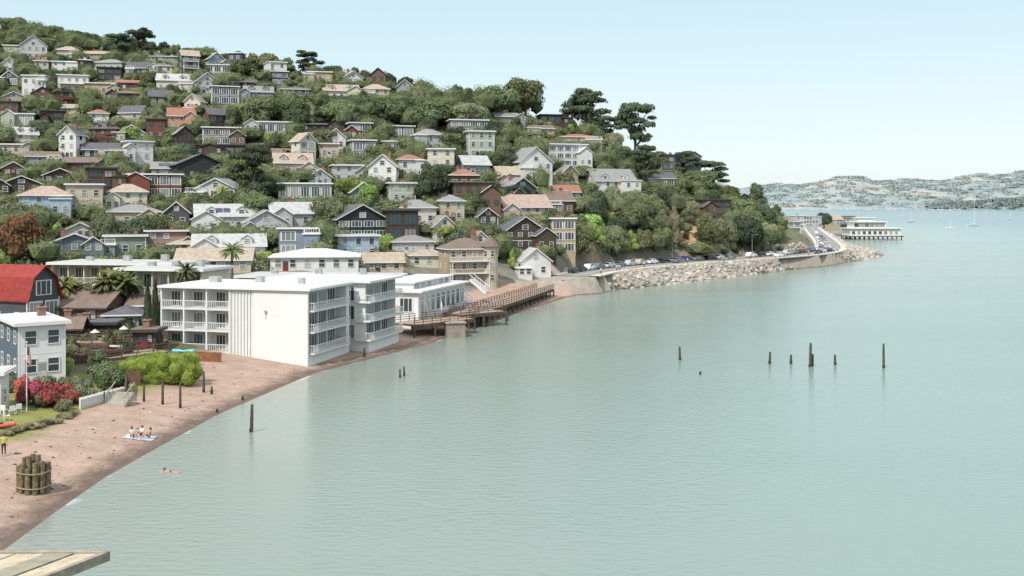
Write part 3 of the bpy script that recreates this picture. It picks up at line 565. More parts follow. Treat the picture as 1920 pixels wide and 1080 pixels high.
for u,v,c_ in((772,598,'w'),(800,597,'w'),(828,594,'w')):
    p=P(u,v,2.4); E=ob('patio_umbrella',None,None,p,label='closed white umbrella on the restaurant deck',category='umbrella',group='restaurant deck umbrellas'); mb=MB(); mb.cyl((0,0,0),(0,0,2.6),.03,.03,6); ob('pole',mb.mesh('pole',[METAL]),E); mb=MB(); mb.cyl((0,0,1.0),(0,0,1.8),.1,.16,8); mb.cyl((0,0,1.8),(0,0,2.6),.16,.04,8); ob('canopy',mb.mesh('canopy',[WHITE]),E)
mb=MB(); mb.box(-1.5,-1.4,-1.5,1.5,1.4,2.0); mb.box(-1.65,-1.55,2.0,1.65,1.55,2.2); ob('concrete_block',mb.mesh('concrete_block',[mk('block_concrete',ap((168,156,140)),.9,.3,1.2,bump=.5)]),None,P(853,629,.2),(0,0,.2),label='weathered square concrete footing on the beach',category='concrete block')
def stairs(loc,n,w,rot,mat,lab):
    E=ob('staircase',None,None,loc,(0,0,rot),label=lab,category='stairs'); mb=MB()
    for i in range(n): mb.box(-w/2,i*.28,i*.18-.3,w/2,i*.28+.28,i*.18+.18)
    ob('step',mb.mesh('step',[mat]),E)
    for s_ in(-1,1):
        mb=MB(); mb.beam((s_*w/2,0,1),(s_*w/2,n*.28,n*.18+1),.07,.09); [mb.box(s_*w/2-.03,i*.28,i*.18,s_*w/2+.03,i*.28+.06,i*.18+1) for i in range(0,n,2)]
        ob('handrail',mb.mesh('handrail',[mat]),E)
stairs(P(915,548,3.5),14,1.6,math.radians(60),WHITE,'white outdoor staircase beside the restaurant')
stairs(P(880,568,3.0),12,1.6,math.radians(60),WHITE,'white outdoor staircase down to the deck')
stairs(hit(215,762),6,2.2,math.radians(-15),CONC,'stone steps from the garden down to the beach')
a_=P(1043,540,1.3); b_=P(1082,543,1.0); mb=MB(); mb.box(0,0,-2,(b_[0]-a_[0]),4,1.7); mb.box(-.2,-.2,1.7,b_[0]-a_[0]+.2,4.1,1.95)
ob('seawall',mb.mesh('seawall',[mk('stone_wall',ap((190,176,158)),.9,.35,1.4,bump=.6)]),None,(a_[0],a_[1],1.3),(0,0,.35),label='low tan stone seawall at the end of the beach',category='wall')
# ---------------------------------------------------------------- riprap
rocks=[]
RM=[mk('riprap_stone_%s'%n_,ap(c_),.9,.4,2,bump=.6) for n_,c_ in(('pale',(212,205,194)),('grey',(172,168,162)),('tan',(196,180,160)))]
for k in range(8):
    mb=MB(); mb.ico((0,0,0),1,2 if k<4 else 1,0,.16,(random.uniform(.8,1.2),random.uniform(.7,1),random.uniform(.6,.85))); rocks.append(mb)
rmesh=[[mb.mesh('boulder',[m_]) for m_ in RM] for mb in rocks]
stuff=MB(); cand=[]
n_=110000; rx=rng.uniform(12,215,n_); ry=rng.uniform(246,700,n_); RDm=rdist(rx,ry); DD=sdf(rx,ry)
seaward=np.ones(n_,bool)
ok=(RDm>6.35)&(DD>-1.4)&(DD<13.5)&(RDm<19); ok&=~((ry<254)&(DD<2)); rx=rx[ok];ry=ry[ok]
keep=rng.random(len(rx))<np.clip((330/ry)**1.2,.3,1)*.75; rx=rx[keep];ry=ry[keep]
for a_,b_ in zip(rx,ry): 
    sz=random.uniform(.36,.9)*(1 if b_<400 else 1.35); cand.append((b_/sz,(a_,b_),sz))
cand.sort(key=lambda t:t[0]); print('rocks',len(cand))
for i,(q,p,sz) in enumerate(cand[:7000]):
    z=hz(p[0],p[1])+.05; k=random.randrange(8)
    if i<290:
        ob('boulder',rmesh[k][random.randrange(3)],None,(p[0],p[1],z),(random.random()*.6,random.random()*.6,random.random()*6),(sz,)*3,label='pale angular boulder in rock revetment below the road',category='boulder',group='boulders of the shore revetment')
    else:
        M=Matrix.Translation((p[0],p[1],z))@Matrix.Rotation(random.random()*6,4,'Z')@Matrix.Rotation(random.random()*.7,4,'X')@Matrix.Scale(sz,4)
        rk=rocks[4+k%4]; stuff.add([M@Vector(v) for v in rk.v],rk.f,random.randrange(3))
ob('rock_revetment',stuff.mesh('rock_revetment',RM),kind='stuff',label='pale broken rock revetment along the shore road',category='rocks')
mb=MB(); random.seed(21)
for i in range(520):
    u=random.uniform(10,700); v=random.uniform(690,1010); l=hit(u,v)
    if l[2]<.12 or l[2]>1.9 or l[1]>170: continue
    s_=random.uniform(.04,.14); mb.ico((l[0],l[1],l[2]+.02),s_,1,random.randrange(2),.2,(1.3,1,.6))
ob('beach_stones',mb.mesh('beach_stones',[mk('dark_pebble',ap((110,95,85)),.9),mk('pale_pebble',ap((170,150,135)),.9)]),kind='stuff',label='small stones and wrack scattered on the sand',category='stones')
random.seed(33)
# ---------------------------------------------------------------- vegetation
def leaves(lobes,n,s,seed,flat=0.0,low=-.35):
    r=np.random.default_rng(seed); lb=np.array(lobes); ar=lb[:,3]*lb[:,4]+lb[:,5]*lb[:,3]; k=r.choice(len(lb),n,p=ar/ar.sum())
    d=r.normal(size=(n,3)); d/=np.linalg.norm(d,axis=1)[:,None]; d[:,2]=np.where(d[:,2]<low,-d[:,2],d[:,2])
    pos=lb[k,:3]+d*lb[k,3:6]*r.uniform(.82,1.16,(n,1)); nn=d+r.normal(size=(n,3))*.35; nn[:,2]+=flat; nn/=np.linalg.norm(nn,axis=1)[:,None]
    t=np.cross(nn,r.normal(size=(n,3))); t/=np.linalg.norm(t,axis=1)[:,None]; b=np.cross(nn,t); sz=(s*r.uniform(.6,1.4,n))[:,None]; t*=sz; b*=sz*.65
    return np.stack([pos-t,pos-b,pos+t,pos+b],1)
def leafmesh(name,Qd,mats,core=None):
    n=len(Qd); v=Qd.reshape(-1,3); f=np.arange(n*4).reshape(-1,4)
    me=bpy.data.meshes.new(name)
    vs=v.tolist(); fs=f.tolist()
    if core:
        o=len(vs); vs+= [list(p) for p in core.v]; fs+= [[i+o for i in q] for q in core.f]
    me.from_pydata(vs,[],fs)
    for m_ in mats: me.materials.append(m_)
    me.update(); return me
def lobeset(kind,seed):
    r=random.Random(seed); L_=[]
    if kind=='oak':
        L_.append((0,0,.48,.66,.66,.38))
        for i in range(14):
            a=r.uniform(0,6.28); q=r.uniform(.2,.7); L_.append((q*math.cos(a),q*math.sin(a),r.uniform(.3,.8)-.25*q*q,r.uniform(.24,.42),r.uniform(.24,.42),r.uniform(.17,.3)))
    elif kind=='tall':
        for i in range(14):
            t=i/13; a=r.uniform(0,6.28); q=r.uniform(.1,.55)*(1-.5*t); L_.append((q*math.cos(a),q*math.sin(a),.2+t*.65,.4-.2*t,.4-.2*t,.17))
    elif kind=='cypress':
        for i in range(38):
            t=r.random()**.8; a=r.uniform(0,6.28); q=(r.random()**.6)*.88*(1-.4*t*t); s=r.uniform(.11,.24); L_.append((q*math.cos(a),q*math.sin(a),.28+t*.64,s*1.4,s*1.4,s*.3))
    elif kind=='column':
        for i in range(8): L_.append((0,0,.08+i*.115,.95-.09*i if i>2 else .85,.95-.09*i if i>2 else .85,.12))
    elif kind=='shrub':
        for i in range(9):
            a=r.uniform(0,6.28); q=r.uniform(.1,.65); L_.append((q*math.cos(a),q*math.sin(a),r.uniform(.25,.65)-.2*q,r.uniform(.25,.48),r.uniform(.25,.48),r.uniform(.2,.38)))
    elif kind=='hedge':
        for i in range(46):
            x=r.uniform(-.85,.85); e=max(0,abs(x)-.6); L_.append((x,r.uniform(-.68,.65),r.uniform(.05,.72)-e*.3,r.uniform(.14,.24),r.uniform(.25,.4),r.uniform(.16,.26)))
        L_.append((0,0,.3,.92,.9,.42)); L_.append((-.4,0,.45,.5,.8,.42)); L_.append((.4,0,.42,.5,.8,.42))
    return L_
def crown(kind,seed,n,s,mat,flat=0):
    L_=lobeset(kind,seed); core=MB()
    for l in L_: core.ico(l[:3],.86 if kind!='cypress' else .7,2 if kind in('hedge',) else 1,0,.12,l[3:6])
    return leafmesh('crown_'+kind,leaves(L_,n,s,seed,flat,-.9 if kind=='hedge' else -.35),[FOL[mat]],core)
def trunkmesh(kind,seed):
    r=random.Random(seed); mb=MB()
    if kind=='column': mb.cyl((0,0,-.05),(0,0,.5),.12,.08,7); return mb.mesh('trunk',[BARK])
    mb.cyl((0,0,-.15),(0.02,0,.22),.07,.05,7); mb.cyl((.02,0,.22),(-.02,.02,.6),.05,.025,6)
    for i in range(6):
        a=i*1.05+r.random(); q=r.uniform(.35,.6); mb.cyl((0.01,0,.18+i*.05),(q*math.cos(a),q*math.sin(a),.42+i*.06),.03,.012,5)
    return mb.mesh('trunk',[BARK])
TR={k:[trunkmesh(k,i) for i in range(2)] for k in('oak','column')}
CR={}
def getcrown(kind,mat,var):
    k=(kind,mat,var)
    if k not in CR:
        n,s=dict(oak=(3400,.05),tall=(2600,.05),cypress=(4400,.036),column=(900,.14),shrub=(1400,.075),hedge=(20000,.02))[kind]
        CR[k]=crown(kind,(len(kind)*37+var*11),n,s,mat,.3 if kind=='cypress' else .15)
    return CR[k]
DESC=dict(oak='broad rounded green tree',tall='tall leafy green tree',cypress='dark spreading cypress with layered crown',column='narrow columnar cypress',shrub='dense rounded shrub',hedge='clipped bright green hedge')
KN=dict(oak='broadleaf_tree',tall='broadleaf_tree',cypress='cypress_tree',column='columnar_cypress',shrub='shrub',hedge='hedge')
COLW=dict(oak='green',dark='dark green',olive='olive green',lime='bright yellow-green',rust='rusty brown',red='red-flowered',dry='dry straw-coloured',hedge='bright green')
def tree(loc,w,h,kind='oak',mat='oak',where='on the hillside',rot=None,wy=None,label=None):
    var=random.randrange(4); r=random.random()*6.28 if rot is None else rot
    E=ob(KN[kind],None,None,loc,(0,0,r),(w/2,(wy or w)/2,h),label=label or (COLW[mat]+' '+DESC[kind].replace('dark ','').replace('green ','')+' '+where),category='shrub' if kind in('shrub',) else ('hedge' if kind=='hedge' else 'tree'))
    if kind not in('hedge',): ob('trunk',TR['column' if kind=='column' else 'oak'][var%2],E)
    ob('crown',getcrown(kind,mat,var),E)
    E['group']='hillside '+E['category']+'s'
    return E
planted=[]
def feat(u,v,w,h,kind,mat):
    l=hit(u,v); s=l[1]/F; tree((l[0],l[1],l[2]-.3),w*s,h*s*1.06,kind,mat); planted.append((l[0],l[1],w*s*.5))
for f_ in[(226,112,64,50,'cypress','dark'),(266,108,66,54,'cypress','dark'),(1100,245,104,90,'cypress','dark'),(1138,250,70,58,'cypress','dark'),(1190,292,90,104,'cypress','dark'),(1285,300,66,50,'cypress','dark'),(1335,337,72,56,'cypress','dark'),(578,144,66,48,'cypress','dark'),
 (475,386,92,112,'cypress','dark'),(1208,350,60,76,'cypress','dark'),(985,212,100,66,'oak','oak'),(930,214,90,50,'oak','oak'),(815,240,120,54,'oak','oak'),(740,235,96,50,'oak','oak'),(490,238,88,54,'oak','oak'),(550,230,84,44,'oak','oak'),(880,240,100,44,'oak','olive'),
 (640,230,84,40,'oak','oak'),(718,322,64,56,'oak','oak'),(808,376,80,68,'oak','dark'),(830,345,60,36,'oak','dark'),(965,375,90,28,'oak','dark'),(45,492,112,90,'oak','rust'),(500,138,76,38,'oak','oak'),(455,142,64,30,'oak','oak'),(95,60,50,22,'oak','oak'),(30,62,70,30,'oak','oak'),(370,120,80,28,'oak','oak'),
 (145,275,74,40,'oak','olive'),(405,230,90,34,'oak','oak'),(690,385,54,38,'oak','lime'),(370,398,84,34,'oak','oak'),(310,425,54,28,'oak','lime'),(245,265,64,28,'oak','lime'),(605,275,64,32,'oak','olive'),(540,275,64,30,'oak','oak'),(985,280,84,38,'oak','oak'),(930,320,70,36,'oak','oak'),
 (1330,475,66,54,'oak','oak'),(1155,480,70,54,'oak','oak'),(1205,478,54,42,'oak','olive'),(1240,476,50,38,'oak','oak'),(1395,470,76,62,'oak','dark'),(1430,445,64,64,'oak','dark'),(1440,470,50,45,'oak','oak'),(1380,420,74,52,'oak','oak'),(1310,360,90,40,'oak','oak'),(1420,395,64,50,'tall','dark'),(1265,465,36,70,'tall','dry'),
 (1210,330,70,40,'oak','dark'),(1165,310,70,36,'oak','oak'),(1230,400,80,44,'oak','dark'),(1180,430,80,44,'oak','oak'),(1240,440,56,36,'oak','olive'),(1110,420,70,40,'oak','dark'),(1330,390,60,34,'oak','dark'),(1365,385,60,36,'oak','oak'),(1130,290,60,30,'oak','oak'),(1080,440,60,36,'oak','oak'),(1110,460,54,34,'oak','lime'),(1350,455,60,44,'oak','olive'),(1410,440,60,50,'oak','oak'),(1320,430,40,30,'oak','oak'),
 (600,442,60,26,'oak','oak'),(100,430,70,34,'oak','oak'),(145,435,80,20,'oak','oak'),(960,505,26,36,'tall','lime'),(885,400,54,42,'oak','oak'),(830,450,50,28,'oak','lime'),(225,225,64,42,'oak','oak'),(1060,345,40,26,'oak','olive')]:
    feat(*f_)
def blocked(u,v,w,h,y,x,r,frac=.42):
    for (a,b,c,d,yh,xh,rr) in rects:
        if math.hypot(x-xh,y-(yh+2))<rr*.8+r*.3 and yh>150: return True
        if yh>y-1:
            ox=min(c,u+w/2)-max(a,u-w/2); oy=min(d-(d-b)*.3,v)-max(b,v-h)
            if ox>0 and oy>0 and ox*oy>frac*.5*min(w*h,(c-a)*(d-b)): return True
    return False
cnt=dict(tree=0,shrub=0); stuffL=[]; cl_=hit(1278,428)
def tryplant(u,v,wm,hm,kind,mat,sep):
    l=hit(u,v)
    if l[2]<6.5 and u<1130: return False
    if l[2]<4.6 or l[1]<195: return False
    if math.hypot(l[0]-cl_[0],l[1]-cl_[1])<8 and random.random()<.85: return False
    for (px,py,pr) in planted:
        if (l[0]-px)**2+(l[1]-py)**2<(sep*(pr+wm*.5))**2: return False
    s=F/l[1]
    vb=HV+(CH-l[2])*s
    if blocked(u,vb,wm*s,hm*s,l[1],l[0],wm*.5): return False
    planted.append((l[0],l[1],wm*.5)); L3=(l[0],l[1],l[2]-.3)
    if kind=='shrub':
        if cnt['shrub']<240: tree(L3,wm,hm,kind,mat); cnt['shrub']+=1
        else: stuffL.append((L3,wm,hm))
    else:
        if cnt['tree']<215: tree(L3,wm,hm,kind,mat); cnt['tree']+=1
        else: stuffL.append((L3,wm,hm))
    return True
mats_=['oak']*6+['dark']*3+['olive']*3+['lime']
for u in range(-10,1470,24):
    tryplant(u+random.uniform(-6,6),-200,random.uniform(7,13),random.uniform(4.5,8),random.choice(['oak','oak','tall']),random.choice(['oak','dark','oak']),.42)
for i in range(3400):
    u=random.uniform(-20,1465); v=random.uniform(60,505)
    tryplant(u,v,random.uniform(6.5,13),random.uniform(4.5,8.5),random.choice(['oak','oak','oak','tall']),random.choice(mats_),.46)
for i in range(3600):
    u=random.uniform(-20,1465); v=random.uniform(60,505)
    tryplant(u,v,random.uniform(2.6,6),random.uniform(2,4),'shrub',random.choice(['oak','lime','olive','oak','dark','lime','dry']),.5)
lb=[]
while len(lb)<4200:
    u=random.uniform(-30,1470); dx=(u-960)/F
    y=random.uniform(200,520); x=dx*y; z=hz(x,y)
    if z<7: continue
    if math.hypot(x-cl_[0],y-cl_[1])<10 and random.random()<.9: continue
    if any(math.hypot(x-q[5],y-q[4]-2)<q[6]+.5 for q in rects): continue
    s=random.uniform(.9,2.1); lb.append((x,y,z+s*.2,s,s,s*.6))
lbs=[(l[0],l[1],l[2]+h*.55,w*.5,w*.5,h*.5) for (l,w,h) in stuffL]
for nm,lo,mt,n_,s_ in(('undergrowth',lb[:len(lb)//2],'oak',70000,.26),('undergrowth',lb[len(lb)//2:],'olive',70000,.26)):
    ob(nm,leafmesh(nm,leaves(lo,n_,s_,5),[FOL[mt]]),kind='stuff',label='low green scrub covering the hillside',category='undergrowth')
if lbs:
    core=MB()
    for l in lbs: core.ico(l[:3],.85,1,0,.12,l[3:6])
    ob('undergrowth',leafmesh('undergrowth',leaves(lbs,min(160000,len(lbs)*500),.22,8),[FOL['oak']],core),kind='stuff',label='massed small trees and bushes between houses',category='undergrowth')
def palm(loc,h,r_,n=34,lab='fan palm with drooping fronds'):
    E=ob('palm_tree',None,None,loc,label=lab,category='tree'); mb=MB()
    for i in range(6): mb.cyl((0,0,-.5+i*h/6),(0,0,-.5+(i+1)*h/6+.02),.32-.02*i,.27-.02*i,8)
    ob('trunk',mb.mesh('trunk',[BARK]),E); mb=MB()
    for i in range(n):
        a=random.uniform(0,6.28); e=random.uniform(-.5,1.2); p=Vector((0,0,h-.5)); d=Vector((math.cos(a)*math.cos(e),math.sin(a)*math.cos(e),math.sin(e))); sd=Vector((-math.sin(a),math.cos(a),0)); w=.22*r_/2; prev=p; k=6
        for j in range(k):
            nx_=prev+d*(r_/k); d=(d+Vector((0,0,-.2))).normalized(); w0=w*math.sin(math.pi*(j+.35)/(k+.7)); w1_=w*math.sin(math.pi*min(1,(j+1.35)/(k+.7)))
            dz=Vector((0,0,-.5*w)); mb.add([prev,nx_,nx_+sd*w1_+dz,prev+sd*w0+dz],[(0,1,2,3)]); mb.add([prev,nx_,nx_-sd*w1_+dz,prev-sd*w0+dz],[(3,2,1,0)]); prev=nx_
    ob('frond',mb.mesh('frond',[FOL['palm']]),E)
for u,v,h,r_ in((415,388,4,3.2),(155,228,4,3),(95,92,5,3),(133,95,5.5,3),(560,350,3,2.5)): palm(hit(u,v),h,r_)
for u,y,h,r_ in((122,156,5.6,2.6),(145,158,5.0,2.2),(200,157,6,3),(236,158,5.8,2.8),(218,160,6.4,2.4),(350,158,8,2),(435,178,8.8,2.2)):
    x=(u-960)/F*y; palm((x,y,hz(x,y)),h,r_,60)
# ---------------------------------------------------------------- garden planting
q=hit(304,720); tree((q[0],q[1],q[2]-.2),8.7,4.0,'hedge','hedge',rot=.12,wy=4.2,label='large clipped bright green hedge above the beach')
tree(hit(190,722),5,2.9,'shrub','oak',label='dark green shrub beside the garden fence')
tree(hit(212,738),4,2.6,'shrub','oak',label='leafy green shrub beside the garden steps')
for u,v,w,h in((62,758,3.6,2.6),(100,764,4.0,2.7),(137,760,3.0,2.3),(45,746,2.5,2.2)): tree(hit(u,v),w,h,'shrub','red',label='red bougainvillea bush in bloom by the patio')
for u,v,w,h in((155,758,3,2.2),(122,770,2.4,1.4),(88,744,3,2.6),(20,735,3,1.6),(80,768,2,1.6),(118,752,2,2.6),(150,742,3,2.4),(20,722,3.4,1.8),(60,722,3,1.7),(100,716,3,2)): tree(hit(u,v),w,h,'shrub','olive',label='green garden shrub among flowers')
for u in range(6,150,9): tree(hit(u,822-(u*.3)+random.uniform(-3,3)),random.uniform(1,1.8),random.uniform(.4,.7),'shrub','dry',label='low dry grass clump along the lawn edge')
for u in(277,291): x=(u-960)/F*145; tree((x,145,hz(x,145)-.2),1.5,7.6,'column','dark',label='dark narrow columnar cypress beside the apartments')
for i in range(34):
    u=random.uniform(96,315); v=random.uniform(612,715)
    if u>225 and v>670: continue
    tree(hit(u,v),random.uniform(1.5,3.4),random.uniform(1,2.6),'shrub',random.choice(['oak','dark','olive','oak','lime']),label='green garden shrub between the decks')
deck('wooden_deck','brown timber terrace with railings behind the beach',[P(100,640,3.4)[:2],P(215,640,3.4)[:2]],5,3.5,cat='deck')
deck('wooden_deck','brown timber garden deck with railings',[P(150,672,2.8)[:2],P(300,655,2.8)[:2]],4,2.7,cat='deck')
deck('wooden_deck','weathered timber deck with railings above the hedge',[P(215,642,3.2)[:2],P(310,640,3.2)[:2]],4,3.2,cat='deck')
def fence(pts,h,mat,lab,sp,w,cat='fence'):
    mb=MB(); p=[Vector(q) for q in pts]; o=p[0].copy()
    for a_,b_ in zip(p[:-1],p[1:]):
        n=max(1,int((b_-a_).length/sp))
        for i in range(n+1):
            q=a_.lerp(b_,i/n)-o; mb.box(q.x-w/2,q.y-.03,q.z-.6,q.x+w/2,q.y+.03,q.z+h+random.uniform(-.03,.03))
        for k in(.25,.8): mb.beam(a_-o+Vector((0,.06,h*k)),b_-o+Vector((0,.06,h*k)),.05,.1)
    ob('fence',mb.mesh('fence',[mat]),None,o,label=lab,category=cat)
fence([hit(150,772),hit(195,757),hit(232,746)],1.1,WHITE,'white picket fence at the top of the beach',.22,.15)
fence([hit(235,756),hit(238,728)],1.7,WOOD,'weathered wooden gate fence beside the hedge',.2,.15)
fence([hit(325,676),hit(414,680)],1.2,mk('orange_wood',ap((176,122,86)),.8,.3,2),'orange-brown board fence by the apartment wall',.19,.18)
fence([hit(240,718),hit(262,727)],1.5,WOOD,'brown wooden fence panel at the beach edge',.2,.17)
fence([hit(100,690),hit(165,682),hit(228,672)],1.2,WOOD,'dark timber fence beside the garden',.25,.2)
E=ob('flagpole',None,None,hit(50,772),label='white flagpole with limp striped flag',category='flagpole'); mb=MB(); mb.cyl((0,0,-.2),(0,0,6.4),.06,.035,8); mb.ico((0,0,6.48),.09,1); ob('pole',mb.mesh('pole',[WHITE]),E)
mb=MB()
RED=mk('flag_red',(.38,.05,.06),.8); BLUE=mk('flag_blue',(.04,.05,.16),.8)
for j in range(13):
    for i in range(8):
        def fp(i,j): t=i/8; return (.05+t*.34, math.sin(t*12+j*.3)*.12*t, 6.1-j*.12-t*t*.6)
        mb.add([fp(i,j),fp(i+1,j),fp(i+1,j+1),fp(i,j+1)],[(0,1,2,3)],2 if (j<7 and i<4) else (0 if j%2==0 else 1))
ob('flag',mb.mesh('flag',[RED,WHITE,BLUE],True),E)
def boat(loc,L_,w,rot,mat,lab,name='rowing_boat'):
    mb=MB(); n=10; rings=[]
    for i in range(n+1):
        t=i/n; k=math.sin(math.pi*(.06+.88*t))**.7; x=(t-.5)*L_
        rings.append([(x,-w/2*k,.38+.12*abs(t-.5)),(x,-w/2*k*.75,.12),(x,0,0+.1*abs(t-.5)),(x,w/2*k*.75,.12),(x,w/2*k,.38+.12*abs(t-.5)),(x,0,.40+.1*abs(t-.5) if 'kayak' in name else .2)])
    vs=[q for r_ in rings for q in r_]; fs=[(i*6+j,(i+1)*6+j,(i+1)*6+(j+1)%6,i*6+(j+1)%6) for i in range(n) for j in range(6)]; fs+=[tuple(range(6)),tuple(range(n*6,n*6+6))[::-1]]
    mb.add(vs,fs); mb.box(-.25,-w*.3,.42,.25,w*.3,.5,1)
    E=ob(name,None,None,loc,(0,0,rot),label=lab,category='boat'); ob('hull',mb.mesh('hull',[mat,DTRIM],True),E)
CY=mk('cyan_plastic',(.15,.5,.62),.35); RK=mk('red_plastic',(.6,.13,.09),.4)
q=hit(340,684); boat((q[0],q[1],q[2]+.9),3.0,.8,.1,CY,'turquoise kayak resting by the board fence','kayak'); boat((q[0]+.2,q[1]+.2,q[2]+1.35),2.8,.8,-.1,CY,'turquoise kayak stacked by the board fence','kayak')
mb=MB(); mb.box(-1,-.5,0,-.85,.5,.9); mb.box(.85,-.5,0,1,.5,.9); mb.box(-1,-.06,.8,1,.06,.9); ob('boat_rack',mb.mesh('boat_rack',[WOOD]),None,(q[0],q[1],q[2]),label='wooden rack holding two turquoise kayaks',category='rack')
boat(hit(0,805),2.6,.8,.5,RK,'red kayak on the lawn','kayak'); boat((P(218,652,2.9)[0],P(218,652,2.9)[1],2.85),3.4,1.1,-.5,WHITE,'white dinghy lying on the deck','dinghy')
def chair(loc,rot):
    E=ob('garden_chair',None,None,loc,(0,0,rot),label='white garden chair on the patio',category='chair',group='white patio chairs')
    mb=MB(); mb.box(-.25,-.25,.4,.25,.25,.45); ob('seat',mb.mesh('seat',[WHITE]),E); mb=MB(); mb.box(-.25,.21,.451,.25,.25,.9); ob('backrest',mb.mesh('backrest',[WHITE]),E)
    for a_ in(-.22,.22):
        for b_ in(-.22,.2):
            mb=MB(); mb.box(a_-.02,b_-.02,0,a_+.02,b_+.02,.399); ob('leg',mb.mesh('leg',[WHITE]),E)
for u,v in((8,778),(22,781),(34,776),(12,790)): chair(hit(u,v),random.random()*6)
def umbrella(loc,r_,mat,lab):
    E=ob('patio_umbrella',None,None,loc,label=lab,category='umbrella'); mb=MB(); mb.cyl((0,0,0),(0,0,2.2),.03,.03,6); ob('pole',mb.mesh('pole',[METAL]),E); mb=MB(); mb.cyl((0,0,1.9),(0,0,2.3),r_,.04,8); ob('canopy',mb.mesh('canopy',[mat]),E)
for u,v in((178,652),(232,645)): umbrella(P(u,v,3.4),.6,mk('canvas',ap((225,218,205))),'white patio umbrella on the timber terrace')
def post(u,v,h,r_,z=0,lean=0,lab='weathered wooden post standing in the water'):
    mb=MB(); mb.cyl((0,0,-1.2),(lean*h,0,h*.55),r_,r_*.92,9,0); mb.cyl((lean*h,0,h*.55),(lean*h*1.6,0,h),r_*.92,r_*.7,9,0); mb.cyl((0,0,-1.2),(0,0,.35),r_*1.06,r_*1.04,9,1)
    ob('wooden_post',mb.mesh('wooden_post',[PILEW,mk('wet_wood',(.03,.028,.02),.5)]),None,P(u,v,z),label=lab,category='post',group='old wooden posts')
def hpx(v,px,z=0): return px*((CH-z)*F/(v-HV))/F
for u,v,px,w in((471,810,52,7),(750,708,16,4),(758,705,18,4),(1275,675,25,5),(1443,682,22,5),(1483,682,17,5),(1519,688,45,6),(1523,686,22,5),(1566,684,19,5),(1657,690,46,5),(1313,702,3,4)):
    post(u,v,hpx(v,px),hpx(v,w/2),0,random.uniform(-.03,.03))
for u,v,px,w in((270,752,34,4.5),(305,757,42,5),(338,764,44,5),(382,735,38,5),(397,738,13,5),(455,750,9,4),(407,773,6,4),(683,668,16,5),(950,604,20,7)):
    q=hit(u,v); k=(q[2]); post(u,v,px*q[1]/F,w/2*q[1]/F,k,0,'weathered wooden post standing on the sandy beach')
q=hit(63,922); E=ob('pile_cluster',None,None,q,label='cluster of old wooden piles bound with rope on the sand',category='pile cluster')
pm=mk('rusty_pile',ap((140,124,98)),.9,.55,3,bump=.5)
for rr,n in((.95,12),(.35,3)):
    for i in range(n):
        a_=i*6.283/n; hh=random.uniform(1.75,2.35) if rr>.5 else 2.6; mb=MB(); mb.cyl((0,0,-.5),(random.uniform(-.04,.04),0,hh),.22,.19,10); mb.cyl((0,0,hh),(0,0,hh+.02),.18,.16,10,1); ob('pile',mb.mesh('pile',[pm,WOOD]),E,(rr*math.cos(a_),rr*math.sin(a_),0))
mb=MB()
for zz in(.45,1.5):
    for i in range(20): a_=i*6.283/20;b_=(i+1)*6.283/20; mb.beam((1.2*math.cos(a_),1.2*math.sin(a_),zz+.05*math.sin(a_*2)),(1.2*math.cos(b_),1.2*math.sin(b_),zz+.05*math.sin(b_*2)),.05,.07)
ob('rope',mb.mesh('rope',[mk('rope',ap((190,172,134)))]),E)
E=ob('wooden_pier',None,None,(P(186,1046,2.6)[0],P(186,1046,2.6)[1],2.6),label='weathered pale plank pier corner over the water',category='pier')
pm2=mk('pale_planks',ap((214,198,170)),.85,.3,1.5,bump=.4); pm3=mk('grey_planks',ap((172,162,142)),.85,.3,1.5,bump=.4)
mb=MB()
for i in range(10):
    x=-1.55*i; k=-4.5; wv=random.uniform(0,.05); mb.add([(x-1.48,.6,wv),(x-.05,.6,wv),(x-.05+k,-9,wv),(x-1.48+k,-9,wv),(x-1.48,.6,-.12),(x-.05,.6,-.12),(x-.05+k,-9,-.12),(x-1.48+k,-9,-.12)],[(3,2,1,0),(0,1,5,4),(1,2,6,5),(2,3,7,6),(3,0,4,7)],i%3==1)
mb.box(-16,.601,-.45,.1,.9,.1,1); mb.beam((.12,.9,-.17),(-4.4,-9,-.17),.3,.5,1)
ob('deck',mb.mesh('deck',[pm2,pm3]),E)
mb=MB()
for i in range(4): mb.cyl((-3.8-i*3.5,-.6,-4),(-3.8-i*3.5,-.6,-.35),.22,.2,8)
ob('piling',mb.mesh('piling',[PILEW]),E)
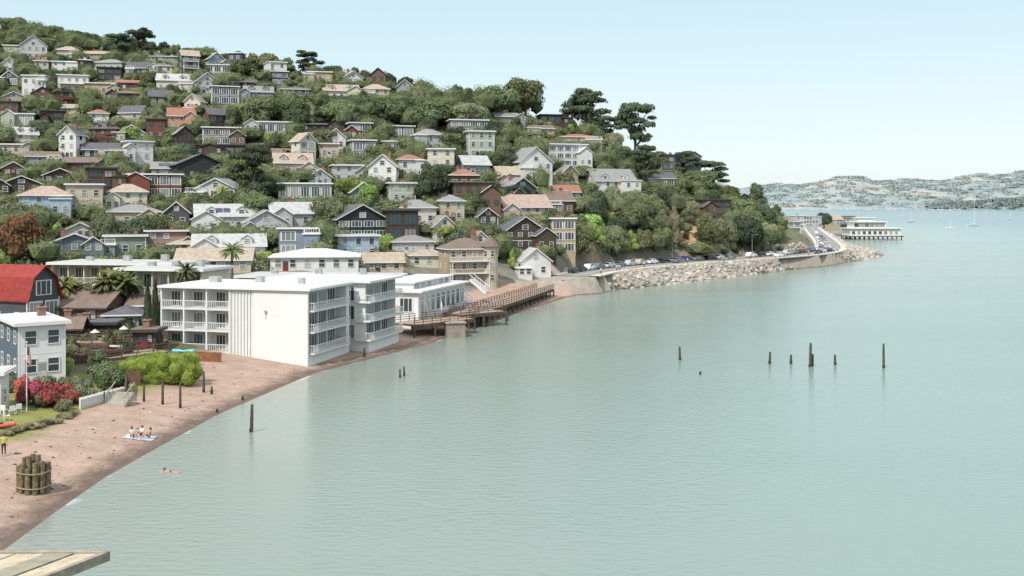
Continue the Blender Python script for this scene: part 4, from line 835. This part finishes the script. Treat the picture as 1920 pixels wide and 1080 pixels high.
# ---------------------------------------------------------------- people
SK=mk('skin',ap((205,160,135)),.6); HAIRM=mk('dark_hair',(.03,.02,.015),.6)
def person(loc,rot,pose,top,bottom,lab,scale=1.0):
    J=dict(pel=(0,0,.95,.13),wst=(0,0,1.1,.115),chs=(0,0,1.32,.135),nck=(0,0,1.47,.055),hd=(0,-.015,1.57,.085),ht=(0,-.01,1.66,.07))
    for s_,n_ in((-1,'l'),(1,'r')):
        J['sh'+n_]=(s_*.17,0,1.4,.06);J['el'+n_]=(s_*.24,.03,1.14,.042);J['wr'+n_]=(s_*.25,-.06,.9,.028);J['ha'+n_]=(s_*.25,-.08,.83,.032)
        J['hp'+n_]=(s_*.09,0,.88,.09);J['kn'+n_]=(s_*.1,-.02,.5,.058);J['an'+n_]=(s_*.1,.01,.09,.04);J['to'+n_]=(s_*.11,-.14,.035,.032)
    if pose=='sit':
        for k in list(J):
            x,y,z,r_=J[k]; J[k]=(x,y+.05*(z-.95),z-.83,r_)
        for s_,n_ in((-1,'l'),(1,'r')):
            J['hp'+n_]=(s_*.09,-.05,.12,.09);J['kn'+n_]=(s_*.13,-.42,.42,.06);J['an'+n_]=(s_*.12,-.7,.08,.04);J['to'+n_]=(s_*.12,-.84,.04,.03)
            J['el'+n_]=(s_*.25,-.1,.34,.042);J['wr'+n_]=(s_*.16,-.32,.38,.028);J['ha'+n_]=(s_*.14,-.38,.42,.03)
    if pose=='swim':
        for k in list(J):
            x,y,z,r_=J[k]; v_=Vector((x,z-1.1,-y*1.0)); J[k]=(v_.x,v_.y,v_.z+(.13 if k in('hd','ht') else 0)-.02,r_)
        J['ell']=(-.32,.62,.0,.04);J['wrl']=(-.28,.85,-.02,.028);J['hal']=(-.27,.93,-.03,.03)
    names=list(J); ed=[('pel','wst'),('wst','chs'),('chs','nck'),('nck','hd'),('hd','ht')]
    for n_ in'lr': ed+=[('chs','sh'+n_),('sh'+n_,'el'+n_),('el'+n_,'wr'+n_),('wr'+n_,'ha'+n_),('pel','hp'+n_),('hp'+n_,'kn'+n_),('kn'+n_,'an'+n_),('an'+n_,'to'+n_)]
    me=bpy.data.meshes.new('person'); me.from_pydata([J[k][:3] for k in names],[(names.index(a_),names.index(b_)) for a_,b_ in ed],[])
    tmp=bpy.data.objects.new('tmp',me); COL.objects.link(tmp); md=tmp.modifiers.new('s','SKIN'); md.use_smooth_shade=True
    for i,k in enumerate(names):
        sv=me.skin_vertices[0].data[i]; sv.radius=(J[k][3],J[k][3]); sv.use_root=(k=='pel')
    tmp.modifiers.new('b','SUBSURF').levels=1
    dg=bpy.context.evaluated_depsgraph_get(); dg.update(); m2=bpy.data.meshes.new_from_object(tmp.evaluated_get(dg)); bpy.data.objects.remove(tmp)
    bm=bmesh.new(); bm.from_mesh(m2)
    mb=MB()
    for n_ in'lr':
        h_=Vector(J['ha'+n_][:3]); d=(h_-Vector(J['wr'+n_][:3])).normalized()
        for i in range(4): q=h_+Vector(((i-1.5)*.016,0,0)); mb.cyl(q,q+d*(.075+.012*(i in(1,2))),.009,.006,5)
        mb.cyl(h_-d*.02,h_+Vector((-.04 if n_=='r' else .04,-.01,0))+d*.02,.01,.007,5)
    hd=Vector(J['hd'][:3]); mb.cyl(hd+Vector((0,-.07,.01)),hd+Vector((0,-.105,-.01)),.012,.016,5)
    for s_ in(-1,1): mb.ico(hd+Vector((s_*.083,0,0)),.02,1)
    vv=[bm.verts.new(q) for q in mb.v]
    for q in mb.f:
        try: bm.faces.new([vv[i] for i in q])
        except: pass
    bm.to_mesh(m2); bm.free(); m2.materials.clear(); [m2.materials.append(a_) for a_ in(SK,top,bottom)]
    for f in m2.polygons:
        c=f.center
        if pose=='stand': f.material_index=1 if(.98<c.z<1.45 and abs(c.x)<.235) else(2 if .12<c.z<=.98 and abs(c.x)<.2 else 0)
        elif pose=='sit': f.material_index=1 if(.17<c.z<.62 and abs(c.x)<.2 and c.y>-.15) else(2 if(c.y>-.3 and c.z<=.3) else 0)
        else: f.material_index=2 if -.25<c.y<-.05 else 0
        f.use_smooth=True
    E=ob('person',m2,None,loc,(0,0,rot),(scale,)*3,label=lab,category='person')
    hb=MB(); hb.ico(hd+Vector((0,.02,.05)),.1,2,0,.04,(.95,1,.95)); hb.ico(hd+Vector((0,.07,-.03)),.07,1,0,.04,(1,.7,1.5)); ob('hair',hb.mesh('hair',[HAIRM],True),E)
    return E
YEL=mk('yellow_cloth',ap((225,225,110)),.9); BLK=mk('black_cloth',(.03,.03,.035),.9); WCL=mk('white_cloth',ap((240,238,235)),.9); BCL=mk('blue_cloth',ap((90,120,170)),.9); TAN_=mk('tan_cloth',ap((200,170,150)),.9)
person(hit(7,857),.4,'stand',YEL,BLK,'person in yellow top and black trousers standing on the beach',1.05)
q=hit(262,824); mb=MB(); n_=10
for i in range(n_):
    for j in range(6):
        f=lambda i,j:(-1.3+2.6*i/n_,-.8+1.6*j/6,.05+.02*math.sin(i*2.1+j*1.3)+(hz(q[0]-1.3+2.6*i/n_,q[1]-.8+1.6*j/6)-q[2]))
        mb.add([f(i,j),f(i+1,j),f(i+1,j+1),f(i,j+1)],[(0,1,2,3)],0)
ob('beach_blanket',mb.mesh('beach_blanket',[mk('blanket',ap((205,214,228)),.9)]),None,q,label='pale blue blanket spread on the sand',category='blanket')
person((q[0]-.7,q[1],q[2]+.03),.6,'sit',WCL,BCL,'person in white shirt sitting on a beach blanket',1.1)
person((q[0]+.05,q[1]+.45,q[2]+.05),-.3,'sit',WCL,BLK,'person in pale top sitting on a beach blanket',1.1)
person((q[0]+.95,q[1]-.1,q[2]+.0),-1.3,'sit',TAN_,BLK,'person in tan top sitting on a beach blanket',1.1)
person((P(318,884,0)[0],P(318,884,0)[1],0.0),1.2,'swim',SK,BLK,'person swimming in shallow water near the beach')
base_p=[person((0,0,-50),0,'stand',c_,d_,'tmp') for c_,d_ in((WCL,BLK),(BCL,TAN_),(RK,BLK))]
prom=offset(road,5.2)
def along(pts,s):
    sg=np.linalg.norm(np.diff(pts,axis=0),axis=1); c=np.concatenate([[0],np.cumsum(sg)]); i=int(min(len(sg)-1,max(0,np.searchsorted(c,s)-1))); t=(s-c[i])/sg[i]; p=pts[i]*(1-t)+pts[i+1]*t; d=(pts[i+1]-pts[i])/sg[i]; return p,math.atan2(d[1],d[0])
for i,s in enumerate((6,20,22,38,61,63,80,97,118,120,135,150,163,170)):
    p,a_=along(prom,s); bse=base_p[0 if i%4 else i%3]
    o_=bse.copy(); COL.objects.link(o_); o_.location=(p[0],p[1]+random.uniform(-.5,.5),4.06); o_.rotation_euler=(0,0,a_+random.choice([1.57,-1.57])); o_['label']='person in %s top walking on the promenade'%('white','blue','red')[base_p.index(bse)]; o_['group']='people walking on the promenade'
    h_=bse.children[0].copy(); COL.objects.link(h_); h_.parent=o_
for b_ in base_p:
    for c_ in list(b_.children): bpy.data.objects.remove(c_)
    bpy.data.objects.remove(b_)
# ---------------------------------------------------------------- cars
TYRE=mk('tyre',(.02,.02,.02),.8); LAMP=mk('lamp_lens',(.6,.6,.58),.2)
def carbody(col,suv):
    mb=MB(); k=.15 if suv else 0
    prof=[(-2.2,.35),(-2.25,.75),(-2.1,.95+k),(-1.6,1.02+k),(-1.0,1.42+k*1.5),(.55,1.45+k*1.5),(1.15,1.0+k),(2.0,.88+k),(2.25,.65),(2.2,.35)]
    if suv: prof[3]=(-2.0,1.1);prof[4]=(-1.8,1.65)
    n=len(prof); w=lambda z:.88 if z<1.1+k else .7
    vs=[(x,-w(z),z) for x,z in prof]+[(x,w(z),z) for x,z in prof]
    mb.add(vs,[(i,(i+1)%n,n+(i+1)%n,n+i) for i in range(n)]+[tuple(range(n))[::-1],tuple(range(n,2*n))])
    return mb.mesh('body',[mk('car_paint_'+col[0],col[1],.25,.03)])
def glas(suv):
    mb=MB(); k=.22 if suv else 0
    for s_ in(-1,1): mb.add([(-1.45,s_*.87,1.03+k),(-.95,s_*.725,1.36+k),(.5,s_*.725,1.38+k),(1.0,s_*.87,1.02+k)],[(0,1,2,3) if s_<0 else(3,2,1,0)])
    mb.add([(1.17,-.8,1.02+k),(1.17,.8,1.02+k),(.62,.68,1.42+k),(.62,-.68,1.42+k)],[(0,1,2,3)]); mb.add([(-1.62,-.8,1.05+k),(-1.62,.8,1.05+k),(-1.06,.68,1.4+k),(-1.06,-.68,1.4+k)],[(3,2,1,0)])
    return mb.mesh('window',[mk('car_glass',(.02,.025,.03),.08)])
GL=[glas(0),glas(1)]
mb=MB(); mb.cyl((0,-.1,0),(0,.1,0),.33,.33,14,0); mb.cyl((0,-.115,0),(0,.115,0),.19,.19,10,1); WH=mb.mesh('wheel',[TYRE,METAL])
mb=MB(); mb.box(-.05,-.2,-.07,.05,.2,.07); HL=mb.mesh('headlight',[LAMP])
CC=[('white',(.7,.7,.69)),('silver',(.45,.46,.47)),('black',(.02,.02,.022)),('grey',(.16,.17,.18)),('dark blue',(.03,.05,.12)),('red',(.3,.03,.03)),('beige',(.45,.4,.32))]
CB={(c[0],s_):carbody(c,s_) for c in CC for s_ in(0,1)}
CW=[CC[0]]*3+[CC[1]]*3+[CC[2]]*3+[CC[3]]*4+[CC[4]]+[CC[5]]+[CC[6]]
def car(x,y,z,rot,parked=True):
    c=random.choice(CW); s_=random.randrange(2)
    E=ob('parked_car' if parked else 'car',None,None,(x,y,z),(0,0,rot),label='%s %s %s the shore road'%(c[0],'suv' if s_ else 'sedan','parked beside' if parked else 'driving along'),category='car',group='cars along the shore road')
    ob('body',CB[(c[0],s_)],E); ob('window',GL[s_],E)
    for a_ in(-1.4,1.35):
        for b_ in(-.82,.82): ob('wheel',WH,E,(a_,b_,.33))
    for b_ in(-.6,.6): ob('headlight',HL,E,(2.22,b_,.7))
s=10
while s<185:
    if random.random()<.15: p,a_=along(offset(road,3.0),s); car(p[0],p[1],3.935,a_+random.choice([0,math.pi]))
    if random.random()<.8: p,a_=along(offset(road,-3.6),s+2); car(p[0],p[1],3.935,a_)
    s+=6.1
for s in(70,128,200,260,300,340,380,420): p,a_=along(offset(road,-1.0),s); car(p[0],p[1],3.935,a_,False)
for s in(210,222,240,250,275,290,310): p,a_=along(offset(road,-3.6),s); car(p[0],p[1],3.935,a_)
for s in(30,75,120,165,210):
    p,a_=along(offset(road,-5.4),s); E=ob('street_lamp',None,None,(p[0],p[1],4.06),(0,0,a_),label='grey street lamp beside the shore road',category='street lamp',group='street lamps'); mb=MB(); mb.cyl((0,0,0),(0,0,7),.1,.06,7); mb.beam((0,0,7),(0,-1.6,7.3),.07,.07); ob('pole',mb.mesh('pole',[METAL]),E); mb=MB(); mb.box(-.12,-2.1,7.2,.12,-1.5,7.38); ob('lamp_head',mb.mesh('lamp_head',[METAL]),E)
# ---------------------------------------------------------------- far end of the road: buildings and pier restaurant
def fblock(u,v,w,h,wall,roof,style,z=4,**k):
    p=P(u,v,z); house(u,v,w,h,wall,roof,style,12,k.get('o','g'),where='',loc=p,Dm=k.get('D',10),label=k.get('lab','low %s waterfront building with %s roof'%(wall.replace('_',' '),roof.replace('_',' '))),name='waterfront_building',wing=False)
fblock(1483,450,44,46,'grey_green','grey','hip',o='bg',lab='grey-green three-storey building with balconies at the road bend'); fblock(1462,446,30,40,'grey','dark_grey','gf')
fblock(1520,425,50,20,'light_grey','grey','flat');fblock(1560,422,50,18,'tan','tan','gs'); fblock(1590,420,34,16,'brown','dark_grey','flat'); fblock(1500,428,30,24,'white','light_grey','flat'); fblock(1540,421,24,14,'beige','grey','gs')
pz=P(1643,449,0); PR=ob('pier_restaurant',None,None,pz,(0,0,.0),label='white two-tier restaurant building on a pier over the bay',category='restaurant')
mb=MB(); mb.box(-17,0,1.6,17,20,2.2); ob('deck',mb.mesh('deck',[WOOD]),PR)
mb=MB()
for i in range(12):
    for j in range(3): mb.cyl((-16+i*2.9,1+j*8,-3),(-16+i*2.9,1+j*8,1.6),.35,.35,6)
ob('piling',mb.mesh('piling',[PILEW]),PR)
mb=MB(); mb.box(-15.5,1.5,2.2,15.5,18,6.6); mb.box(-13,3,6.95,7,16,10.6); mb.box(-10,5,11,0,13,13.2); ob('wall',mb.mesh('wall',[wb]),PR)
mb=MB(); mb.box(-16.8,.4,6.6,16.8,19,6.95); mb.box(-14,2,10.6,8,17,11); mb.box(-11,4,13.2,1,14,13.5); ob('roof',mb.mesh('roof',[WHITE]),PR)
for i in range(9): ob('window',WM[('arch',1)],PR,(-13.5+i*3.3,1.5,2.9),scale=(2.2,1,2))
for i in range(6): ob('window',WM[('wide',0)],PR,(-11.2+i*3.2,3,7.6),scale=(2.8,1,2.2))
for i in range(4): ob('window',WM[('wide',0)],PR,(15.5,3.5+i*4,3.2),(0,0,math.pi/2),(3,1,2.4))
mb=MB(); mb.box(-17,-.05,3.1,17,.02,3.2); [mb.box(-17+i*1.0,-.04,2.2,-16.9+i*1.0,0,3.1) for i in range(35)]; ob('railing',mb.mesh('railing',[WHITE]),PR)
deck('wooden_pier','low timber pier leading to the restaurant over the water',[P(1560,440,2)[:2],P(1600,441,2)[:2]],10,2.2)
for u,v,w,h in((1545,424,40,26),(1585,430,20,12)): p=P(u,v,4); s=p[1]/F; tree((p[0],p[1],3.8),w*s,h*s,'oak','dark','near the waterfront')
# ---------------------------------------------------------------- far hills, town and boats
def fn2(X,Y,s,sd):
    r=np.random.default_rng(sd); o=0
    for k in range(12):
        a=r.uniform(0,6.28); f=s*r.uniform(.5,1.9); o=o+np.sin((X*math.cos(a)+Y*math.sin(a))*f+r.uniform(0,6))
    return o/12
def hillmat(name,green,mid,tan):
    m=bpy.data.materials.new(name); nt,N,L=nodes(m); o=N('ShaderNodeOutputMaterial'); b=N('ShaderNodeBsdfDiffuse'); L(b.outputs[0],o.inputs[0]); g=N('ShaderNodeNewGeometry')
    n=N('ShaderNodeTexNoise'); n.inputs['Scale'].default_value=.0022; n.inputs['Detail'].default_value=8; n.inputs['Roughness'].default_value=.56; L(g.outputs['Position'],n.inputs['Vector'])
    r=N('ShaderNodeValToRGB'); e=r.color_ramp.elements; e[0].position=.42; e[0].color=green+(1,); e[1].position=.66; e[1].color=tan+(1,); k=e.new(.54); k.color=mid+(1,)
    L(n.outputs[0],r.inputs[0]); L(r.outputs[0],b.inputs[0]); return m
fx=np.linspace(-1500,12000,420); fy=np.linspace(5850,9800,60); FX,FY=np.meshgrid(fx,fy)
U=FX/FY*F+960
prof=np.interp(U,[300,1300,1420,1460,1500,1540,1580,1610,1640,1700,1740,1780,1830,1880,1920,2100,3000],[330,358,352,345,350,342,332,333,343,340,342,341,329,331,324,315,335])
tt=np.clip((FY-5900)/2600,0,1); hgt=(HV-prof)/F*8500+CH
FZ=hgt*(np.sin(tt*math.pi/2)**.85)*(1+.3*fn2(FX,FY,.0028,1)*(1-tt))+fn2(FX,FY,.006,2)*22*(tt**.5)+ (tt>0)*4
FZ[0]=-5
fm=bpy.data.meshes.new('far_hills'); gridmesh(fm,FX,FY,FZ); fm.materials.append(hillmat('far_hill_hazed',(.215,.26,.265),(.255,.285,.275),(.335,.31,.275))); ob('far_hills',fm,kind='structure',label='hazy tan and green hills across the bay',category='hills')  # distance haze is put into the hill colours as pale bluish tones
FOL['far']=foliage('far_trees_hazed',(.215,.26,.26),(.25,.29,.28),.1,vv=(1,1))  # far foliage colour paled and blued to stand for haze
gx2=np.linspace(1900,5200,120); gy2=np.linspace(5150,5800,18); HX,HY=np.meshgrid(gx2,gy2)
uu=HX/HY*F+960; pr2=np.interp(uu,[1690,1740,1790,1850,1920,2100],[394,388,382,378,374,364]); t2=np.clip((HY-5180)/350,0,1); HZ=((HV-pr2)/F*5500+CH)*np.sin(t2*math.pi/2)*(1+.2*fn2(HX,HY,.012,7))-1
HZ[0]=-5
hm_=bpy.data.meshes.new('far_headland'); gridmesh(hm_,HX,HY,HZ); hm_.materials.append(hillmat('headland_hazed',(.195,.235,.23),(.22,.25,.235),(.3,.28,.25))); ob('far_headland',hm_,kind='structure',label='low wooded headland across the bay',category='hills')  # headland base colours lightened, painted haze over the greens
def fh(x,y,u):
    if 5180<y<5800: return HZ[min(np.searchsorted(gy2,y),17),min(np.searchsorted(gx2,x),119)]
    return FZ[min(np.searchsorted(fy,y),59),min(np.searchsorted(fx,x),419)]
mb=MB(); r=np.random.default_rng(9)
for j in range(210):
    y=5950+1500*r.random()**1.6; u=r.uniform(1400,2000); x=(u-960)/F*y; z=fh(x,y,u)
    w=r.uniform(3.5,7); mb.box(x-w,y-5,z-12,x+w,y+5,z+r.uniform(2,6),int(r.integers(0,3)))
for j in range(50):
    y=r.uniform(5200,5500); u=r.uniform(1760,2000); x=(u-960)/F*y; z=fh(x,y,u); w=r.uniform(4,7); mb.box(x-w,y-5,z-12,x+w,y+5,z+r.uniform(3,7),int(r.integers(0,3)))
ob('distant_houses',mb.mesh('distant_houses',[mk('far_white_hazed',(.37,.375,.37)),mk('far_tan_hazed',(.33,.315,.29)),mk('far_grey_hazed',(.27,.29,.29))]),kind='stuff',label='scattered pale houses on the hills across the bay',category='houses')  # house colours low in contrast, with distance haze painted in
lbf=[]
for i in range(700):
    y=r.uniform(5900,8300); u=r.uniform(1400,2000); x=(u-960)/F*y; s=r.uniform(10,24); lbf.append((x,y,fh(x,y,u)+0,s*2,s*1.3,s*.4))
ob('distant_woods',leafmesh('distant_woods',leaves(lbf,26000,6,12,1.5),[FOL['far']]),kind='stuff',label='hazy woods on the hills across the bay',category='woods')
FOL['far2']=foliage('headland_trees_hazed',(.165,.205,.195),(.205,.24,.215),.1,vv=(1,1)); lbf=[]  # headland tree colour includes painted haze
for i in range(400):
    y=r.uniform(5190,5600); u=r.uniform(1740,2000); x=(u-960)/F*y; s=r.uniform(8,15); lbf.append((x,y,fh(x,y,u)+3,s*1.5,s,s*.7))
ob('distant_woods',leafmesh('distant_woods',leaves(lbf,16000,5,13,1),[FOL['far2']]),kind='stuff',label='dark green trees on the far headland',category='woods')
mb=MB()
for i in range(130):
    y=r.uniform(4400,5800); u=r.uniform(1440,1800); x=(u-960)/F*y; l_=r.uniform(4,8); mb.add([(x-l_,y,1),(x+l_,y,1),(x+l_*1.2,y,3.4),(x-l_,y,3.4)],[(0,1,2,3)]); mb.box(x-.35,y,3.4,x+.35,y+.4,r.uniform(10,18))
ob('distant_marina',mb.mesh('distant_marina',[mk('far_hulls',(.5,.51,.52))]),kind='stuff',label='far-off moored boats along the opposite shore',category='boats')
def sailboat(u,v,mast):
    p=P(u,v,0); s=p[1]/F; L_=max(9,mast*s*(.45 if mast>30 else .8)); hm=mast*s
    E=ob('sailboat',None,None,p,(0,0,random.uniform(-.5,.5)),label='white sailboat with bare mast moored in the bay',category='sailboat',group='sailboats moored in the bay')
    mb=MB(); n=8; vs=[]; hh=1.0+.05*L_
    for i in range(n+1):
        t=i/n; k=(math.sin(math.pi*(.12+.85*t)))**.6; x=(t-.5)*L_; vs+=[(x,-L_*.14*k,hh+.3*t),(x,-L_*.08*k,-.2),(x,L_*.08*k,-.2),(x,L_*.14*k,hh+.3*t)]
    mb.add(vs,[(i*4+j,(i+1)*4+j,(i+1)*4+(j+1)%4,i*4+(j+1)%4) for i in range(n) for j in range(4)]+[(0,1,2,3),(n*4+3,n*4+2,n*4+1,n*4)]); ob('hull',mb.mesh('hull',[WHITE]),E)
    mb=MB(); mb.box(-L_*.2,-L_*.07,hh+.1,L_*.12,L_*.07,hh+.9); ob('cabin',mb.mesh('cabin',[mk('boat_cabin',(.5,.52,.55))]),E)
    mb=MB(); mb.cyl((L_*.08,0,hh),(L_*.08,0,hm),.17+.00004*p[1],.1+.00004*p[1],6); ob('mast',mb.mesh('mast',[WHITE]),E); mb=MB(); mb.cyl((L_*.08,0,hh+1.4),(-L_*.4,0,hh+1.4),.2,.16,6); ob('boom',mb.mesh('boom',[mk('sail_cover',(.3,.38,.5))]),E)
for u,v,h_ in((1763,410,17),(1706,417,24),(1825,424,54),(1863,405,16),(1893,412,16),(1781,430,18),(1735,402,12),(1800,404,14),(1690,405,13),(1848,400,12),(1905,403,12)): sailboat(u,v,h_)
# ---------------------------------------------------------------- world, light, camera
to_sun=Vector((-.46,-.76,1.1)).normalized(); el=math.asin(to_sun.z); rot=math.atan2(to_sun.x,to_sun.y)
w=bpy.data.worlds.new('World'); scene.world=w; w.use_nodes=True; nt=w.node_tree; nt.nodes.clear(); N=nt.nodes.new; L=nt.links.new
sky=N('ShaderNodeTexSky'); sky.sky_type='NISHITA'; sky.sun_disc=False; sky.sun_elevation=el; sky.sun_rotation=rot; sky.air_density=1.0; sky.dust_density=1.0; sky.ozone_density=1.0; sky.altitude=0
tc=N('ShaderNodeTexCoord'); sp=N('ShaderNodeSeparateXYZ'); L(tc.outputs['Generated'],sp.inputs[0])
cr=N('ShaderNodeValToRGB'); e=cr.color_ramp.elements; e[0].position=0; e[0].color=(.535,.59,.59,1); e[1].position=1; e[1].color=(.92,.97,1,1); k=e.new(.06); k.color=(.50,.575,.592,1); k=e.new(.2); k.color=(.375,.51,.555,1); k=e.new(.45); k.color=(.74,.83,.9,1)  # sky above the view brightened as added ambient fill
L(sp.outputs[2],cr.inputs[0]); vm=N('ShaderNodeVectorMath'); vm.operation='SCALE'; vm.inputs[3].default_value=11.6; L(cr.outputs[0],vm.inputs[0])
mx=N('ShaderNodeMix'); mx.data_type='RGBA'; mx.inputs[0].default_value=.8; L(sky.outputs[0],mx.inputs[6]); L(vm.outputs[0],mx.inputs[7])
bg=N('ShaderNodeBackground'); bg.inputs[1].default_value=.15; ou=N('ShaderNodeOutputWorld'); L(mx.outputs[2],bg.inputs[0]); L(bg.outputs[0],ou.inputs[0])
sd=bpy.data.lights.new('sun','SUN'); sd.energy=4.8; sd.angle=math.radians(.5); sd.color=(1,.955,.89); so=bpy.data.objects.new('sun',sd); COL.objects.link(so); so.rotation_euler=(-to_sun).to_track_quat('-Z','Y').to_euler(); so.location=(-50,-50,200)
cd=bpy.data.cameras.new('camera'); cd.sensor_width=36; cd.lens=36*F/1920; cd.shift_y=-155/1920; cd.clip_end=60000; cd.clip_start=.5
co=bpy.data.objects.new('camera',cd); COL.objects.link(co); co.location=(0,0,CH); co.rotation_euler=(math.pi/2,0,0); scene.camera=co
scene.view_settings.view_transform='Standard'; scene.view_settings.look='None'; scene.view_settings.exposure=0
print('trees',cnt,'stuff',len(stuffL),'planted',len(planted))
